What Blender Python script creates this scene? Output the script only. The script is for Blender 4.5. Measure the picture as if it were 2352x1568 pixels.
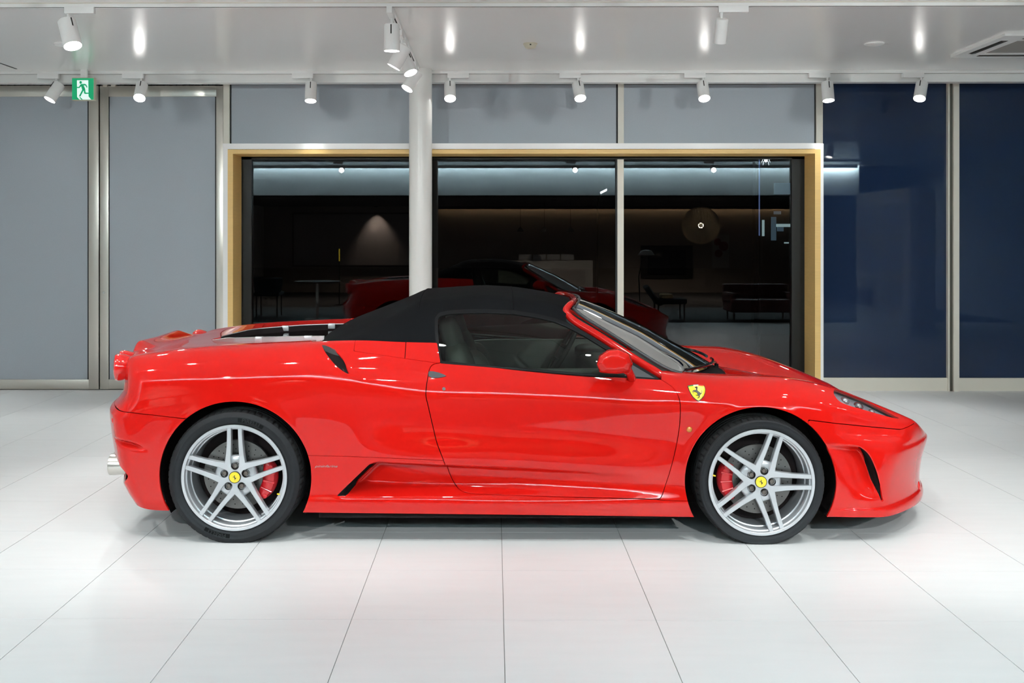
import bpy, bmesh, math, random
import numpy as np
from mathutils import Vector, Matrix, Quaternion

for _o in list(bpy.data.objects):
    bpy.data.objects.remove(_o)
SC = bpy.context.scene
COL = SC.collection

# ------------------------------------------------------------------ camera
# The room: x along the glazed wall, y away from the viewer, z up, metres.
FPX, CAMZ, YAW = 2340.0, 1.5, 0.0075      # focal length for a 2352 px wide frame, eye height, slight turn to the left
PPX, PPY = 1118.5, 549.0                  # principal point (the lens is shifted, verticals stay vertical)
cam_d = bpy.data.cameras.new('camera')
cam = bpy.data.objects.new('camera', cam_d)
COL.objects.link(cam)
cam_d.sensor_width = 36.0
cam_d.lens = 36.0 * FPX / 2352.0
cam_d.shift_x = (1176.0 - PPX) / 2352.0
cam_d.shift_y = -(784.0 - PPY) / 2352.0
cam.location = (0, 0, CAMZ)
cam.rotation_euler = (math.pi / 2, 0, YAW)
cam_d.clip_end = 200
SC.camera = cam

def at(px, py, Y):
    """world x,z of the thing seen at (px,py) of the survey photo, standing at distance Y"""
    a = (px - PPX) / FPX
    c, s = math.cos(YAW), math.sin(YAW)
    X = Y * (a * c - s) / (c + a * s)
    D = -X * s + Y * c
    return X, CAMZ - (py - PPY) * D / FPX

# ------------------------------------------------------------------ world, exposure
wd = bpy.data.worlds.new('night')
SC.world = wd
wd.use_nodes = True
wd.node_tree.nodes['Background'].inputs[0].default_value = (0.0022, 0.0020, 0.0020, 1)
wd.node_tree.nodes['Background'].inputs[1].default_value = 1.0
SC.view_settings.view_transform = 'Standard'
SC.view_settings.look = 'None'
SC.view_settings.gamma = 1.0
SC.view_settings.exposure = 0.0
try:
    SC.view_settings.use_curve_mapping = False
except Exception:
    pass

SC.cycles.max_bounces = 10         # light paths: enough for a white room
SC.cycles.adaptive_threshold = 0.015
SC.cycles.diffuse_bounces = 6
SC.cycles.glossy_bounces = 4
SC.cycles.transmission_bounces = 4
SC.cycles.transparent_max_bounces = 10
SPOT_W = 66.0         # power of one track spotlight

# ------------------------------------------------------------------ materials
def mat(name, col=(0.8, 0.8, 0.8), rough=0.5, metal=0.0, coat=0.0, coat_rough=0.03, ior=1.5, spec=0.5,
        emit=None, estr=0.0, trans=0.0, bump=None, noise=None, aniso=0.0):
    m = bpy.data.materials.new(name)
    m.use_nodes = True
    nt = m.node_tree
    b = nt.nodes['Principled BSDF']
    b.inputs['Base Color'].default_value = (*col, 1)
    b.inputs['Roughness'].default_value = rough
    b.inputs['Metallic'].default_value = metal
    b.inputs['IOR'].default_value = ior
    b.inputs['Specular IOR Level'].default_value = spec
    b.inputs['Coat Weight'].default_value = coat
    b.inputs['Coat Roughness'].default_value = coat_rough
    b.inputs['Transmission Weight'].default_value = trans
    b.inputs['Anisotropic'].default_value = aniso
    if emit is not None:
        b.inputs['Emission Color'].default_value = (*emit, 1)
        b.inputs['Emission Strength'].default_value = estr
    if bump or noise:
        tc = nt.nodes.new('ShaderNodeTexCoord')
        if bump:                      # (scale, strength)
            nz = nt.nodes.new('ShaderNodeTexNoise')
            nz.inputs['Scale'].default_value = bump[0]
            nz.inputs['Detail'].default_value = 4
            nt.links.new(tc.outputs['Object'], nz.inputs['Vector'])
            bp = nt.nodes.new('ShaderNodeBump')
            bp.inputs['Strength'].default_value = bump[1]
            bp.inputs['Distance'].default_value = 0.002
            nt.links.new(nz.outputs['Fac'], bp.inputs['Height'])
            nt.links.new(bp.outputs['Normal'], b.inputs['Normal'])
        if noise:                     # (scale, amount, (sx,sy,sz)) gentle colour variation
            mp = nt.nodes.new('ShaderNodeMapping')
            mp.inputs['Scale'].default_value = noise[2] if len(noise) > 2 else (1, 1, 1)
            nt.links.new(tc.outputs['Object'], mp.inputs['Vector'])
            n2 = nt.nodes.new('ShaderNodeTexNoise')
            n2.inputs['Scale'].default_value = noise[0]
            n2.inputs['Detail'].default_value = 5
            nt.links.new(mp.outputs['Vector'], n2.inputs['Vector'])
            mx = nt.nodes.new('ShaderNodeMixRGB')
            k = noise[1]
            mx.inputs[1].default_value = (*[c * (1 - k) for c in col], 1)
            mx.inputs[2].default_value = (*[min(1, c * (1 + k)) for c in col], 1)
            nt.links.new(n2.outputs['Fac'], mx.inputs[0])
            nt.links.new(mx.outputs[0], b.inputs['Base Color'])
    return m

def glass(name, tint=(0.5, 0.5, 0.5), ior=1.5, rough=0.0, boost=0.0):
    """thin pane: see-through with tint, Fresnel mirror on top"""
    m = bpy.data.materials.new(name)
    m.use_nodes = True
    nt = m.node_tree
    nt.nodes.clear()
    out = nt.nodes.new('ShaderNodeOutputMaterial')
    mix = nt.nodes.new('ShaderNodeMixShader')
    tr = nt.nodes.new('ShaderNodeBsdfTransparent')
    tr.inputs[0].default_value = (*tint, 1)
    gl = nt.nodes.new('ShaderNodeBsdfGlossy')
    gl.inputs['Roughness'].default_value = rough
    fr = nt.nodes.new('ShaderNodeFresnel')
    fr.inputs['IOR'].default_value = ior
    nt.links.new(fr.outputs[0], mix.inputs[0])
    nt.links.new(tr.outputs[0], mix.inputs[1])
    nt.links.new(gl.outputs[0], mix.inputs[2])
    nt.links.new(mix.outputs[0], out.inputs[0])
    return m

M = {}
M['paint'] = mat('red_paint', (0.56, 0.0075, 0.0048), 0.55, coat=1.0, coat_rough=0.032, spec=0.0)
M['liner'] = mat('black_liner', (0.012, 0.008, 0.008), 0.85, spec=0.1)
M['black'] = mat('black_plastic', (0.005, 0.005, 0.0055), 0.6, spec=0.15)
M['gloss_black'] = mat('gloss_black', (0.01, 0.01, 0.011), 0.12)
M['rubber'] = mat('tyre_rubber', (0.0105, 0.0105, 0.0118), 0.6, spec=0.25, bump=(220, 0.15))
M['tread'] = mat('tyre_tread', (0.013, 0.013, 0.0135), 0.8, spec=0.15)
M['bolt'] = mat('dark_bolt_steel', (0.20, 0.175, 0.155), 0.3, metal=0.9)
M['script'] = mat('script_silver', (0.42, 0.34, 0.33), 0.35, metal=0.5)
M['mesh'] = mat('grey_wire_mesh', (0.10, 0.10, 0.10), 0.4, metal=0.6)
M['letters'] = mat('tyre_letters', (0.019, 0.019, 0.020), 0.5, spec=0.3)
M['letterband'] = mat('tyre_letter_band', (0.003, 0.003, 0.003), 0.7, spec=0.1)
M['alloy'] = mat('silver_alloy', (0.62, 0.64, 0.67), 0.32, metal=0.55, coat=0.6, coat_rough=0.1)
M['alloy_dark'] = mat('shaded_barrel_alloy', (0.42, 0.44, 0.47), 0.35, metal=0.7)
M['disc'] = mat('cast_iron_disc', (0.15, 0.145, 0.14), 0.38, metal=0.9, noise=(14, 0.25))
M['dark_metal'] = mat('dark_steel', (0.07, 0.06, 0.055), 0.4, metal=0.9)
M['caliper'] = mat('red_caliper', (0.55, 0.005, 0.01), 0.3, coat=0.6)
M['yellow'] = mat('badge_yellow', (0.95, 0.72, 0.03), 0.3, coat=0.6)
M['badge_black'] = mat('badge_black', (0.012, 0.012, 0.012), 0.35)
M['chrome'] = mat('chrome', (0.75, 0.74, 0.72), 0.12, metal=1.0)
M['steel'] = mat('brushed_exhaust_steel', (0.62, 0.60, 0.56), 0.28, metal=1.0)
M['fabric'] = mat('black_canvas', (0.0055, 0.0055, 0.0062), 0.92, spec=0.07, bump=(900, 0.35))
M['leather'] = mat('grey_leather', (0.16, 0.165, 0.155), 0.5, bump=(300, 0.2))
M['dash'] = mat('dashboard_black', (0.02, 0.02, 0.02), 0.6)
M['carglass'] = glass('green_tinted_glass', (0.44, 0.51, 0.465), 1.5)
M['screenglass'] = glass('windscreen_glass', (0.62, 0.70, 0.65), 1.5)
M['engineglass'] = glass('engine_cover_glass', (0.16, 0.17, 0.17), 1.6)
M['lampglass'] = glass('clear_lamp_glass', (0.93, 0.94, 0.95), 1.65)
M['redlens'] = mat('red_lens', (0.65, 0.01, 0.008), 0.12, coat=1.0, ior=1.55)
M['amber'] = mat('amber_lens', (0.50, 0.16, 0.006), 0.15, coat=1.0)
M['lamp_white'] = mat('lamp_reflector', (0.75, 0.77, 0.8), 0.16, metal=0.8)
M['lamp_bowl'] = mat('lamp_bowl', (0.55, 0.59, 0.66), 0.22, metal=0.45)
M['greyframe'] = mat('satin_silver_trim', (0.5, 0.51, 0.52), 0.35, metal=0.7)
M['trimgrey'] = mat('dark_grey_trim', (0.035, 0.038, 0.042), 0.55)
M['white'] = mat('white_enamel', (0.93, 0.93, 0.915), 0.35)
M['green'] = mat('sign_green', (0.0, 0.30, 0.12), 0.4, emit=(0.0, 0.34, 0.13), estr=0.55)
M['signwhite'] = mat('sign_white', (0.85, 0.95, 0.92), 0.4, emit=(0.8, 1.0, 0.95), estr=0.55)

# ------------------------------------------------------------------ object helpers
ROOT = {}        # thing name -> world position of its base

def tag(o, label=None, cat=None, group=None, kind=None):
    if label: o['label'] = label
    if cat: o['category'] = cat
    if group: o['group'] = group
    if kind: o['kind'] = kind
    return o

def thing(name, loc, label=None, cat=None, group=None, kind=None):
    o = bpy.data.objects.new(name, None)
    o.empty_display_size = 0.1
    COL.objects.link(o)
    o.location = loc
    ROOT[o] = np.array(loc, float)
    return tag(o, label, cat, group, kind)

def mesh_obj(name, V, F, m, parent=None, smooth=True, loopn=None, angle=None):
    """V in world metres; stored relative to the base of the thing it belongs to"""
    V = np.asarray(V, float).reshape(-1, 3)
    off = ROOT.get(parent, np.zeros(3)) if parent is not None else np.zeros(3)
    me = bpy.data.meshes.new(name)
    me.from_pydata((V - off).tolist(), [], [list(map(int, f)) for f in F])
    o = bpy.data.objects.new(name, me)
    COL.objects.link(o)
    if parent is not None:
        o.parent = parent
        ROOT[o] = off
    if m is not None:
        for mm in (m if isinstance(m, (list, tuple)) else [m]):
            me.materials.append(M[mm] if isinstance(mm, str) else mm)
    if smooth:
        me.polygons.foreach_set('use_smooth', [True] * len(me.polygons))
        if loopn is not None:
            me.normals_split_custom_set(loopn)
        elif angle is not None:
            me.set_sharp_from_angle(angle=math.radians(angle))
    return o

def bm_obj(name, bm, m, parent=None, smooth=True, angle=35):
    bm.normal_update()
    V = [v.co[:] for v in bm.verts]
    for i, v in enumerate(bm.verts): v.index = i
    F = [[v.index for v in f.verts] for f in bm.faces]
    bm.free()
    return mesh_obj(name, V, F, m, parent, smooth, angle=angle if smooth else None)

class MB:
    """collects simple solids of ONE part"""
    def __init__(s): s.V = []; s.F = []
    def add(s, V, F):
        n = len(s.V); s.V += [tuple(v) for v in V]; s.F += [[i + n for i in f] for f in F]; return s
    def box(s, x0, x1, y0, y1, z0, z1, bev=0.0):
        if bev <= 0:
            V = [(x, y, z) for x in (x0, x1) for y in (y0, y1) for z in (z0, z1)]
            F = [(0, 1, 3, 2), (4, 6, 7, 5), (0, 4, 5, 1), (2, 3, 7, 6), (0, 2, 6, 4), (1, 5, 7, 3)]
            return s.add(V, F)
        bm = bmesh.new()
        bmesh.ops.create_cube(bm, size=1.0)
        for v in bm.verts:
            v.co = Vector(((x0 + x1) / 2 + v.co.x * (x1 - x0), (y0 + y1) / 2 + v.co.y * (y1 - y0), (z0 + z1) / 2 + v.co.z * (z1 - z0)))
        bmesh.ops.bevel(bm, geom=list(bm.edges), offset=bev, segments=2, affect='EDGES', profile=0.6)
        return s.bm(bm)
    def bm(s, bm):
        for i, v in enumerate(bm.verts): v.index = i
        s.add([v.co[:] for v in bm.verts], [[v.index for v in f.verts] for f in bm.faces])
        bm.free(); return s
    def cyl(s, p0, p1, r0, r1=None, n=24, cap0=True, cap1=True):
        r1 = r0 if r1 is None else r1
        p0, p1 = Vector(p0), Vector(p1)
        d = (p1 - p0).normalized()
        a = d.orthogonal().normalized(); b = d.cross(a)
        V = []; F = []
        for p, r in ((p0, r0), (p1, r1)):
            for i in range(n):
                t = 2 * math.pi * i / n
                V.append(p + (a * math.cos(t) + b * math.sin(t)) * r)
        for i in range(n):
            j = (i + 1) % n
            F.append((i, j, n + j, n + i))
        if cap0: F.append(tuple(range(n - 1, -1, -1)))
        if cap1: F.append(tuple(range(n, 2 * n)))
        return s.add(V, F)
    def tube(s, pts, r, n=10, caps=True):
        pts = [Vector(p) for p in pts]
        rs = r if isinstance(r, (list, tuple)) else [r] * len(pts)
        V = []; F = []; up = None
        for i, p in enumerate(pts):
            d = (pts[min(i + 1, len(pts) - 1)] - pts[max(i - 1, 0)]).normalized()
            if up is None: up = d.orthogonal().normalized()
            up = (up - d * up.dot(d)).normalized(); b = d.cross(up)
            for k in range(n):
                t = 2 * math.pi * k / n
                V.append(p + (up * math.cos(t) + b * math.sin(t)) * rs[i])
        for i in range(len(pts) - 1):
            for k in range(n):
                l = (k + 1) % n
                F.append((i * n + k, i * n + l, (i + 1) * n + l, (i + 1) * n + k))
        if caps:
            F.append(tuple(range(n - 1, -1, -1))); F.append(tuple(range((len(pts) - 1) * n, len(pts) * n)))
        return s.add(V, F)
    def lathe(s, prof, c, axis='y', n=48, a0=0.0, a1=2 * math.pi):
        """prof: (along axis, radius); axis y means toward +y"""
        full = abs(a1 - a0 - 2 * math.pi) < 1e-6
        m = n if full else n + 1
        V = []; F = []
        for i in range(m):
            t = a0 + (a1 - a0) * i / n
            for (h, r) in prof:
                u, w = r * math.cos(t), r * math.sin(t)
                if axis == 'y': V.append((c[0] + u, c[1] + h, c[2] + w))
                elif axis == 'z': V.append((c[0] + u, c[1] + w, c[2] + h))
                else: V.append((c[0] + h, c[1] + u, c[2] + w))
        k = len(prof)
        for i in range(n):
            j = (i + 1) % m
            for q in range(k - 1):
                F.append((i * k + q, i * k + q + 1, j * k + q + 1, j * k + q))
        return s.add(V, F)
    def prism(s, poly, y0, y1):
        """polygon in (x,z) pushed from y0 to y1"""
        n = len(poly)
        V = [(x, y0, z) for x, z in poly] + [(x, y1, z) for x, z in poly]
        F = [tuple(range(n)), tuple(range(2 * n - 1, n - 1, -1))]
        F += [(i, n + i, n + (i + 1) % n, (i + 1) % n) for i in range(n)]
        return s.add(V, F)
    def map(s, fn):
        s.V = [tuple(fn(Vector(v))) for v in s.V]; return s
    def build(s, name, m, parent=None, smooth=True, angle=35, fix=True):
        if fix:
            bm = bmesh.new()
            vs = [bm.verts.new(v) for v in s.V]
            for f in s.F:
                try: bm.faces.new([vs[i] for i in f])
                except ValueError: pass
            bmesh.ops.recalc_face_normals(bm, faces=list(bm.faces))
            return bm_obj(name, bm, m, parent, smooth, angle)
        return mesh_obj(name, s.V, s.F, m, parent, smooth, angle=angle)
# ================================================================== the showroom
YW = 10.13          # glazed wall
YB = 9.75           # front of the window casing and of the ceiling fascia
ZC = 3.10           # ceiling
XL, XRT = -6.5, 9.5 # side walls
YBK = -8.4          # far end of the lounge behind the viewer
YC = 1.9            # white tiles end here, dark carpet begins

M['tile'] = mat('white_porcelain_tile', (0.825, 0.838, 0.842), 0.42, noise=(3.0, 0.035, (1, 6, 1)))
M['grout'] = mat('grey_grout', (0.36, 0.36, 0.35), 0.9)
M['carpet'] = mat('dark_carpet', (0.035, 0.033, 0.032), 0.95, bump=(400, .4))
M['ceil'] = mat('white_glossy_ceiling', (0.93, 0.925, 0.905), 0.22, spec=0.5, ior=1.75)
M['wallp'] = mat('white_wall', (0.86, 0.85, 0.83), 0.6)
M['film'] = mat('grey_film_glass', (0.42, 0.46, 0.505), 0.38, spec=0.45, noise=(90, 0.05, (1, 1, 1)))
M['inox'] = mat('brushed_stainless', (0.66, 0.62, 0.56), 0.30, metal=1.0, noise=(40, 0.06, (30, 1, 1)), aniso=0.4)
M['beige'] = mat('beige_metal', (0.78, 0.745, 0.65), 0.35)
M['bronze'] = mat('dark_bronze_metal', (0.10, 0.092, 0.075), 0.35, metal=0.5)
M['wood'] = mat('pale_oak', (0.84, 0.55, 0.20), 0.42, noise=(8, 0.10, (1, 1, 14)))
M['blackframe'] = mat('black_window_frame', (0.010, 0.009, 0.0075), 0.4, spec=0.2)
M['blue'] = mat('dark_blue_backed_glass', (0.012, 0.0235, 0.056), 0.015, ior=1.5, spec=0.5)
M['pane'] = glass('window_glass', (0.55, 0.57, 0.58), 1.57)
M['gasket'] = mat('black_gasket', (0.01, 0.01, 0.01), 0.6)
M['glow'] = mat('lamp_lens_glow', (1, 1, 1), 0.3, emit=(1.0, 0.985, 0.95), estr=55.0)
M['dimglow'] = mat('warm_lamp_glow', (1, 1, 1), 0.3, emit=(1.0, 0.80, 0.5), estr=2.5)
M['slot'] = mat('dark_slot', (0.02, 0.018, 0.015), 0.7)
M['cream'] = mat('cream_plastic', (0.66, 0.62, 0.48), 0.45)
M['grille'] = mat('grey_intake_grille', (0.34, 0.325, 0.30), 0.7, bump=(300, .5))

def panel(name, px0, px1, py0, py1, Y, d, m, parent, bev=0.0, zfloor=False):
    """box standing at distance Y, d thick, with the outline seen there"""
    x0, z1 = at(px0, py0, Y); x1, z0 = at(px1, py1, Y)
    x1b, z1b = at(px1, py0, Y)
    if zfloor: z0 = 0.0
    return MB().box(x0, x1, Y, Y + d, z0, z1, bev).build(name, m, parent, smooth=bev > 0)

# ---- floor
fl = MB().box(XL, XRT, YC, YW + .12, -.08, -.004).build('floor', 'grout', None, False); tag(fl, kind='structure')
ROOT[fl] = np.zeros(3)
JX0, JY0, TS, G2 = .0355, 4.016, .6, .0016
tile_me = None
for iy in range(-1, 11):
    for ix in range(-9, 10):
        x0, y0 = JX0 + TS * ix, JY0 + TS * iy
        y1 = min(y0 + TS, YW + .02)
        if y1 - y0 < .05: continue
        half_l, half_r = .50 * y1 + .35, .555 * y1 + .35
        if x0 + TS < -half_l or x0 > half_r: continue
        MB().box(x0 + G2, x0 + TS - G2, y0 + G2 * .6, y1 - G2 * .6, -.004, 0).build('tile', 'tile', fl, False)
# tiling out of the frame, joined
MBt = MB()
for iy in range(-4, 11):
    for ix in range(-11, 16):
        x0, y0 = max(XL, JX0 + TS * ix), JY0 + TS * iy
        x1 = min(XRT, JX0 + TS * (ix + 1)); y1 = min(y0 + TS, YW + .02); y0 = max(y0, YC)
        if y1 - y0 < .05 or x1 - x0 < .05: continue
        half_l, half_r = .50 * y1 + .35, .555 * y1 + .35
        if iy >= -1 and not (JX0 + TS * ix + TS < -half_l or JX0 + TS * ix > half_r) and -9 <= ix <= 9: continue
        MBt.box(x0 + G2, x1 - G2, y0 + G2 * .6, y1 - G2 * .6, -.004, 0)
o = MBt.build('tile_field', 'tile', fl, False); o['kind'] = 'stuff'
tag(MB().box(XL, XRT, YBK, YC, -.08, 0).build('floor_lounge', 'carpet', None, False), kind='structure')

# ---- ceiling, fascia
ce = MB().box(XL, XRT, -2.05, YW + .12, ZC, ZC + .1).build('ceiling', 'ceil', None, False); tag(ce, kind='structure')
ROOT[ce] = np.zeros(3)
MB().box(XL, XRT, YB, YB + .10, 3.012, ZC).build('fascia', 'ceil', ce, False)
MB().box(XL, XRT, YB - .012, YB + .10, 2.998, 3.012).build('fascia_lip', 'ceil', ce, False)
MB().box(XL, XRT, 6.87, 6.915, ZC - .006, ZC).build('joint_strip', 'beige', ce, False)
tag(MB().box(XL - .1, XL, YBK, YW + .12, 0, ZC + .1).build('wall_left', 'wallp', None, False), kind='structure')
tag(MB().box(XRT, XRT + .1, YBK, YW + .12, 0, ZC + .1).build('wall_right', mat('grey_side_wall', (0.30, 0.30, 0.31), 0.6), None, False), kind='structure')
tag(MB().box(XL, XRT, YBK - .1, YBK, 0, ZC + .1).build('wall_front', mat('lounge_wall', (0.40, 0.335, 0.28), 0.7), None, False), kind='structure')

# ---- glazed wall: posts, grey transom panels, rails
wb = thing('wall_back', (0, YW, 0), kind='structure')
panel('post', 513, 527, 170, 900, YW - .03, .10, 'beige', wb, zfloor=True)
panel('post', 1419.5, 1433, 170, 340, YW - .03, .10, 'beige', wb)
panel('post', 1875, 1890, 170, 900, YW - .03, .10, 'beige', wb, zfloor=True)
panel('transom_panel', 527, 966, 170, 345, YW, .02, 'film', wb)
panel('transom_panel', 967, 1419.5, 170, 345, YW, .02, 'film', wb)
panel('transom_panel', 1433, 1875, 170, 345, YW, .02, 'film', wb)
for (a, b) in ((527, 531), (1415.5, 1419.5), (1871, 1875)):
    panel('gasket', a, b, 170, 345, YW - .008, .01, 'gasket', wb)
for (a, b) in ((527, 966), (967, 1419.5), (1433, 1875)):
    panel('head_rail', a, b, 186, 193.5, YW - .02, .02, 'bronze', wb)
MB().box(at(3420, 500, YW)[0], XRT, YW, YW + .1, 0, ZC).build('end_panel', 'wallp', wb, False)
MB().box(XL, XRT, YW + .03, YW + .10, 3.0, ZC).build('lintel', 'wallp', wb, False)

# ---- steel double door with grey film
def door_leaf(name, pxs, px_p0, px_p1, label=None):
    d = thing(name, (at((pxs[0] + pxs[1]) / 2, 800, YW)[0], YW, 0), kind='structure')
    panel('stile', pxs[0], px_p0, 197, 893.5, YW - .02, .05, 'inox', d, .002)
    panel('stile', px_p1, pxs[1], 197, 893.5, YW - .02, .05, 'inox', d, .002)
    panel('top_rail', px_p0, px_p1, 197, 221.5, YW - .018, .046, 'inox', d, .002)
    panel('bottom_rail', px_p0, px_p1, 871, 893.5, YW - .018, .046, 'inox', d, .002)
    panel('panel', px_p0 - 1, px_p1 + 1, 220, 873, YW, .015, 'film', d)
    for q in (px_p0, px_p1 - 2.5): panel('gasket', q, q + 2.5, 221.5, 871, YW - .004, .006, 'gasket', d)
    return d
dA = door_leaf('door_1', (-330, 226.5), -305, 203.5)
dB = door_leaf('door_2', (229.5, 512.5), 249, 496.5)
x_, z_ = at(238.5, 672, YW - .02)
MB().cyl((x_, YW - .019, z_), (x_, YW - .026, z_), .012, .011, 20).build('door_lock', 'chrome', dB)
for px in (241, 260): panel('pivot', px - 5, px + 5, 192.5, 199, YW - .03, .03, 'beige', dB)
panel('door_gap', -330, 512.5, 180, 199, YW + .03, .02, 'slot', wb)
panel('door_gap', 224, 232, 190, 895, YW + .03, .02, 'slot', wb)
MB().box(XL, at(512, 800, YW)[0], YW + .05, YW + .08, 0, ZC).build('back_panel', 'slot', wb, False)

# ---- window with its deep white and oak casing
w1 = thing('window_1', (at(1200, 800, YB)[0], YB, 0), kind='structure')
L0, L1, L2 = 512, 523, 535
R0_, R1_, R2_ = 1891.5, 1885, 1872
def lin_box(name, px0, px1, py0, py1, y0, y1, m, zf=False):
    x0, z1 = at(px0, py0, YB); x1, z0 = at(px1, py1, YB)
    if zf: z0 = 0
    return MB().box(x0, x1, y0, y1, z0, z1).build(name, m, w1, False)
lin_box('casing', L0, L1, 329.5, 900, YB, YW + .02, 'white', True)
lin_box('casing', R1_, R0_, 329.5, 900, YB, YW + .02, 'white', True)
lin_box('casing', L1, R1_, 329.5, 342.5, YB, YW + .02, 'white')
lin_box('oak_lining', L1, L2, 342.5, 900, YB, YW + .02, 'wood', True)
lin_box('oak_lining', R2_, R1_, 342.5, 900, YB, YW + .02, 'wood', True)
lin_box('oak_lining', L2, R2_, 342.5, 352.5, YB, YW + .02, 'wood')
xl, _ = at(L2, 500, YB); xr, _ = at(R2_, 500, YB); _, ztop = at(1000, 352.5, YB)
MB().box(xl, xl + .10, YW - .05, YW, 0, ztop).build('frame_side', 'blackframe', w1, False)
MB().box(xr - .125, xr, YW - .05, YW, 0, ztop).build('frame_side', 'blackframe', w1, False)
MB().box(xl, xr, YW - .05, YW, ztop - .03, ztop).build('frame_head', 'blackframe', w1, False)
MB().box(xl, xr, YB, YW + .02, 0, .05).build('frame_sill', 'blackframe', w1, False)
mx, _ = at(1425, 500, YW - .03)
for (a, b) in ((xl + .10, at(966, 500, YW)[0] - .02), (at(966, 500, YW)[0] + .02, mx - .03), (mx + .03, xr - .125)):
    MB().box(a, b, YW - .010, YW - .004, .05, ztop - .03).build('pane', 'pane', w1, False)
MB().box(mx - .031, mx + .031, YW - .045, YW + .02, .05, ztop).build('mullion', 'beige', w1, False)
MB().box(mx - .047, mx - .031, YW - .035, YW + .02, .05, ztop).build('mullion_gasket', 'gasket', w1, False)
_c = at(966, 500, YW)[0]
MB().box(_c - .03, _c + .03, YW - .045, YW + .02, .05, ztop).build('mullion', 'beige', w1, False)
# ---- dark blue glazing
w2 = thing('window_2', (at(2150, 800, YW)[0], YW, 0), kind='structure')
panel('pane', 1889, 2180, 170, 870, YW, .012, 'blue', w2)
for k in range(4):
    panel('pane', 2203 + 310 * k, 2493 + 310 * k, 170, 870, YW, .012, 'blue', w2)
panel('base_rail', 1889, 2180, 867.5, 896, YW - .025, .05, 'beige', w2, zfloor=True)
for k in range(4):
    panel('base_rail', 2203 + 310 * k, 2493 + 310 * k, 868, 896, YW - .025, .05, 'beige', w2, zfloor=True)
    panel('mullion', 2500 + 310 * k, 2513.5 + 310 * k, 170, 899, YW - .06, .08, 'beige', w2, zfloor=True)
    panel('mullion', 2492 + 310 * k, 2500 + 310 * k, 170, 896, YW - .035, .06, 'bronze', w2, zfloor=True)
panel('mullion', 2190.5, 2203.5, 170, 899, YW - .06, .08, 'beige', w2, zfloor=True)
panel('mullion', 2181, 2190.5, 170, 896, YW - .035, .06, 'bronze', w2, zfloor=True)
panel('mullion_edge', 2178, 2181.5, 170, 896, YW - .045, .06, 'beige', w2, zfloor=True)

# ---- round column
cxx = at(966, 500, 9.61)[0]
o = MB().lathe([(0.0, .108), (ZC, .108)], (cxx, 9.61, 0), 'z', 56).build('column', mat('column_enamel', (0.86, 0.86, 0.83), 0.28), None, angle=60)
tag(o, kind='structure')

# ---- things on the ceiling
def ceil_disc(x, y, r, label, cat, name):
    o = MB().lathe([(0, r * 1.0), (-.004, r), (-.010, r * .93), (-.010, .001)], (0, 0, 0), 'z', 40)
    t = thing(name, (x, y, ZC), label, cat)
    o.map(lambda v: v + Vector((x, y, ZC))).build('cover', 'cream' if name == 'smoke_detector' else 'white', t)
    return t
t = ceil_disc(*[*(lambda q: (q[0], 8.34))(at(150, 100, 8.34)), .09], 'flat round white ceiling cover above the steel double door', 'cover', 'ceiling_cover')
MB().lathe([(-.010, .05), (-.012, .048), (-.012, .001)], (at(150, 100, 8.34)[0], 8.34, ZC), 'z', 30).build('centre', 'white', t)
t = ceil_disc(*[*(lambda q: (q[0], 8.36))(at(2008, 101, 8.36)), .08], 'flat round white ceiling cover beside the air conditioner', 'cover', 'ceiling_cover')
MB().lathe([(-.010, .045), (-.012, .043), (-.012, .001)], (at(2008, 101, 8.36)[0], 8.36, ZC), 'z', 30).build('centre', 'white', t)
sx = at(1218, 100, 8.34)[0]
t = thing('smoke_detector', (sx, 8.34, ZC), 'small cream smoke detector on the white ceiling', 'smoke detector')
MB().lathe([(0, .058), (-.010, .058), (-.014, .052), (-.034, .044), (-.040, .036), (-.041, .001)], (sx, 8.34, ZC), 'z', 36).build('housing', 'cream', t)
MB().box(sx - .006, sx + .006, 8.34 - .054, 8.34 - .046, ZC - .022, ZC - .012).build('indicator', 'slot', t, False)
ax, ay, hs = 4.44, 8.42, .475
t = thing('air_conditioner', (ax, ay, ZC), 'white four-way cassette air conditioner recessed in the ceiling', 'air conditioner')
fr = MB()
for (a, b, d, e) in ((-hs, hs, -hs, -hs + .20), (-hs, hs, hs - .20, hs), (-hs, -hs + .20, -hs + .20, hs - .20), (hs - .20, hs, -hs + .20, hs - .20)):
    fr.box(ax + a, ax + b, ay + d, ay + e, ZC - .022, ZC)
fr.build('frame', 'white', t, False)
MB().box(ax - .275, ax + .275, ay - .275, ay + .275, ZC - .018, ZC).build('intake_grille', 'grille', t, False)
for (dx, dy) in ((-1, 0), (1, 0), (0, -1), (0, 1)):
    cx_, cy_ = ax + dx * (hs - .095), ay + dy * (hs - .095)
    lx, ly = (.028, .28) if dx else (.28, .028)
    MB().box(cx_ - lx, cx_ + lx, cy_ - ly, cy_ + ly, ZC - .0235, ZC - .01).build('air_slot', 'slot', t, False)
    MB().box(cx_ - lx * .35 if dx else cx_ - lx, cx_ + lx * .35 if dx else cx_ + lx, cy_ - ly if dx else cy_ - ly * .35, cy_ + ly if dx else cy_ + ly * .35, ZC - .027, ZC - .023).build('louvre', 'bronze', t, False)
hx = at(40, 157, 9.55)[0]
t = thing('ceiling_hatch', (hx - .3, 9.25, ZC), 'square white access hatch with a dark edge in the ceiling', 'hatch')
MB().box(hx - .6, hx, 8.95, 9.55, ZC - .002, ZC + .001).build('hatch_gap', 'slot', t, False)
MB().box(hx - .588, hx - .012, 8.962, 9.538, ZC - .005, ZC).build('hatch_panel', 'ceil', t, False)
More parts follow.
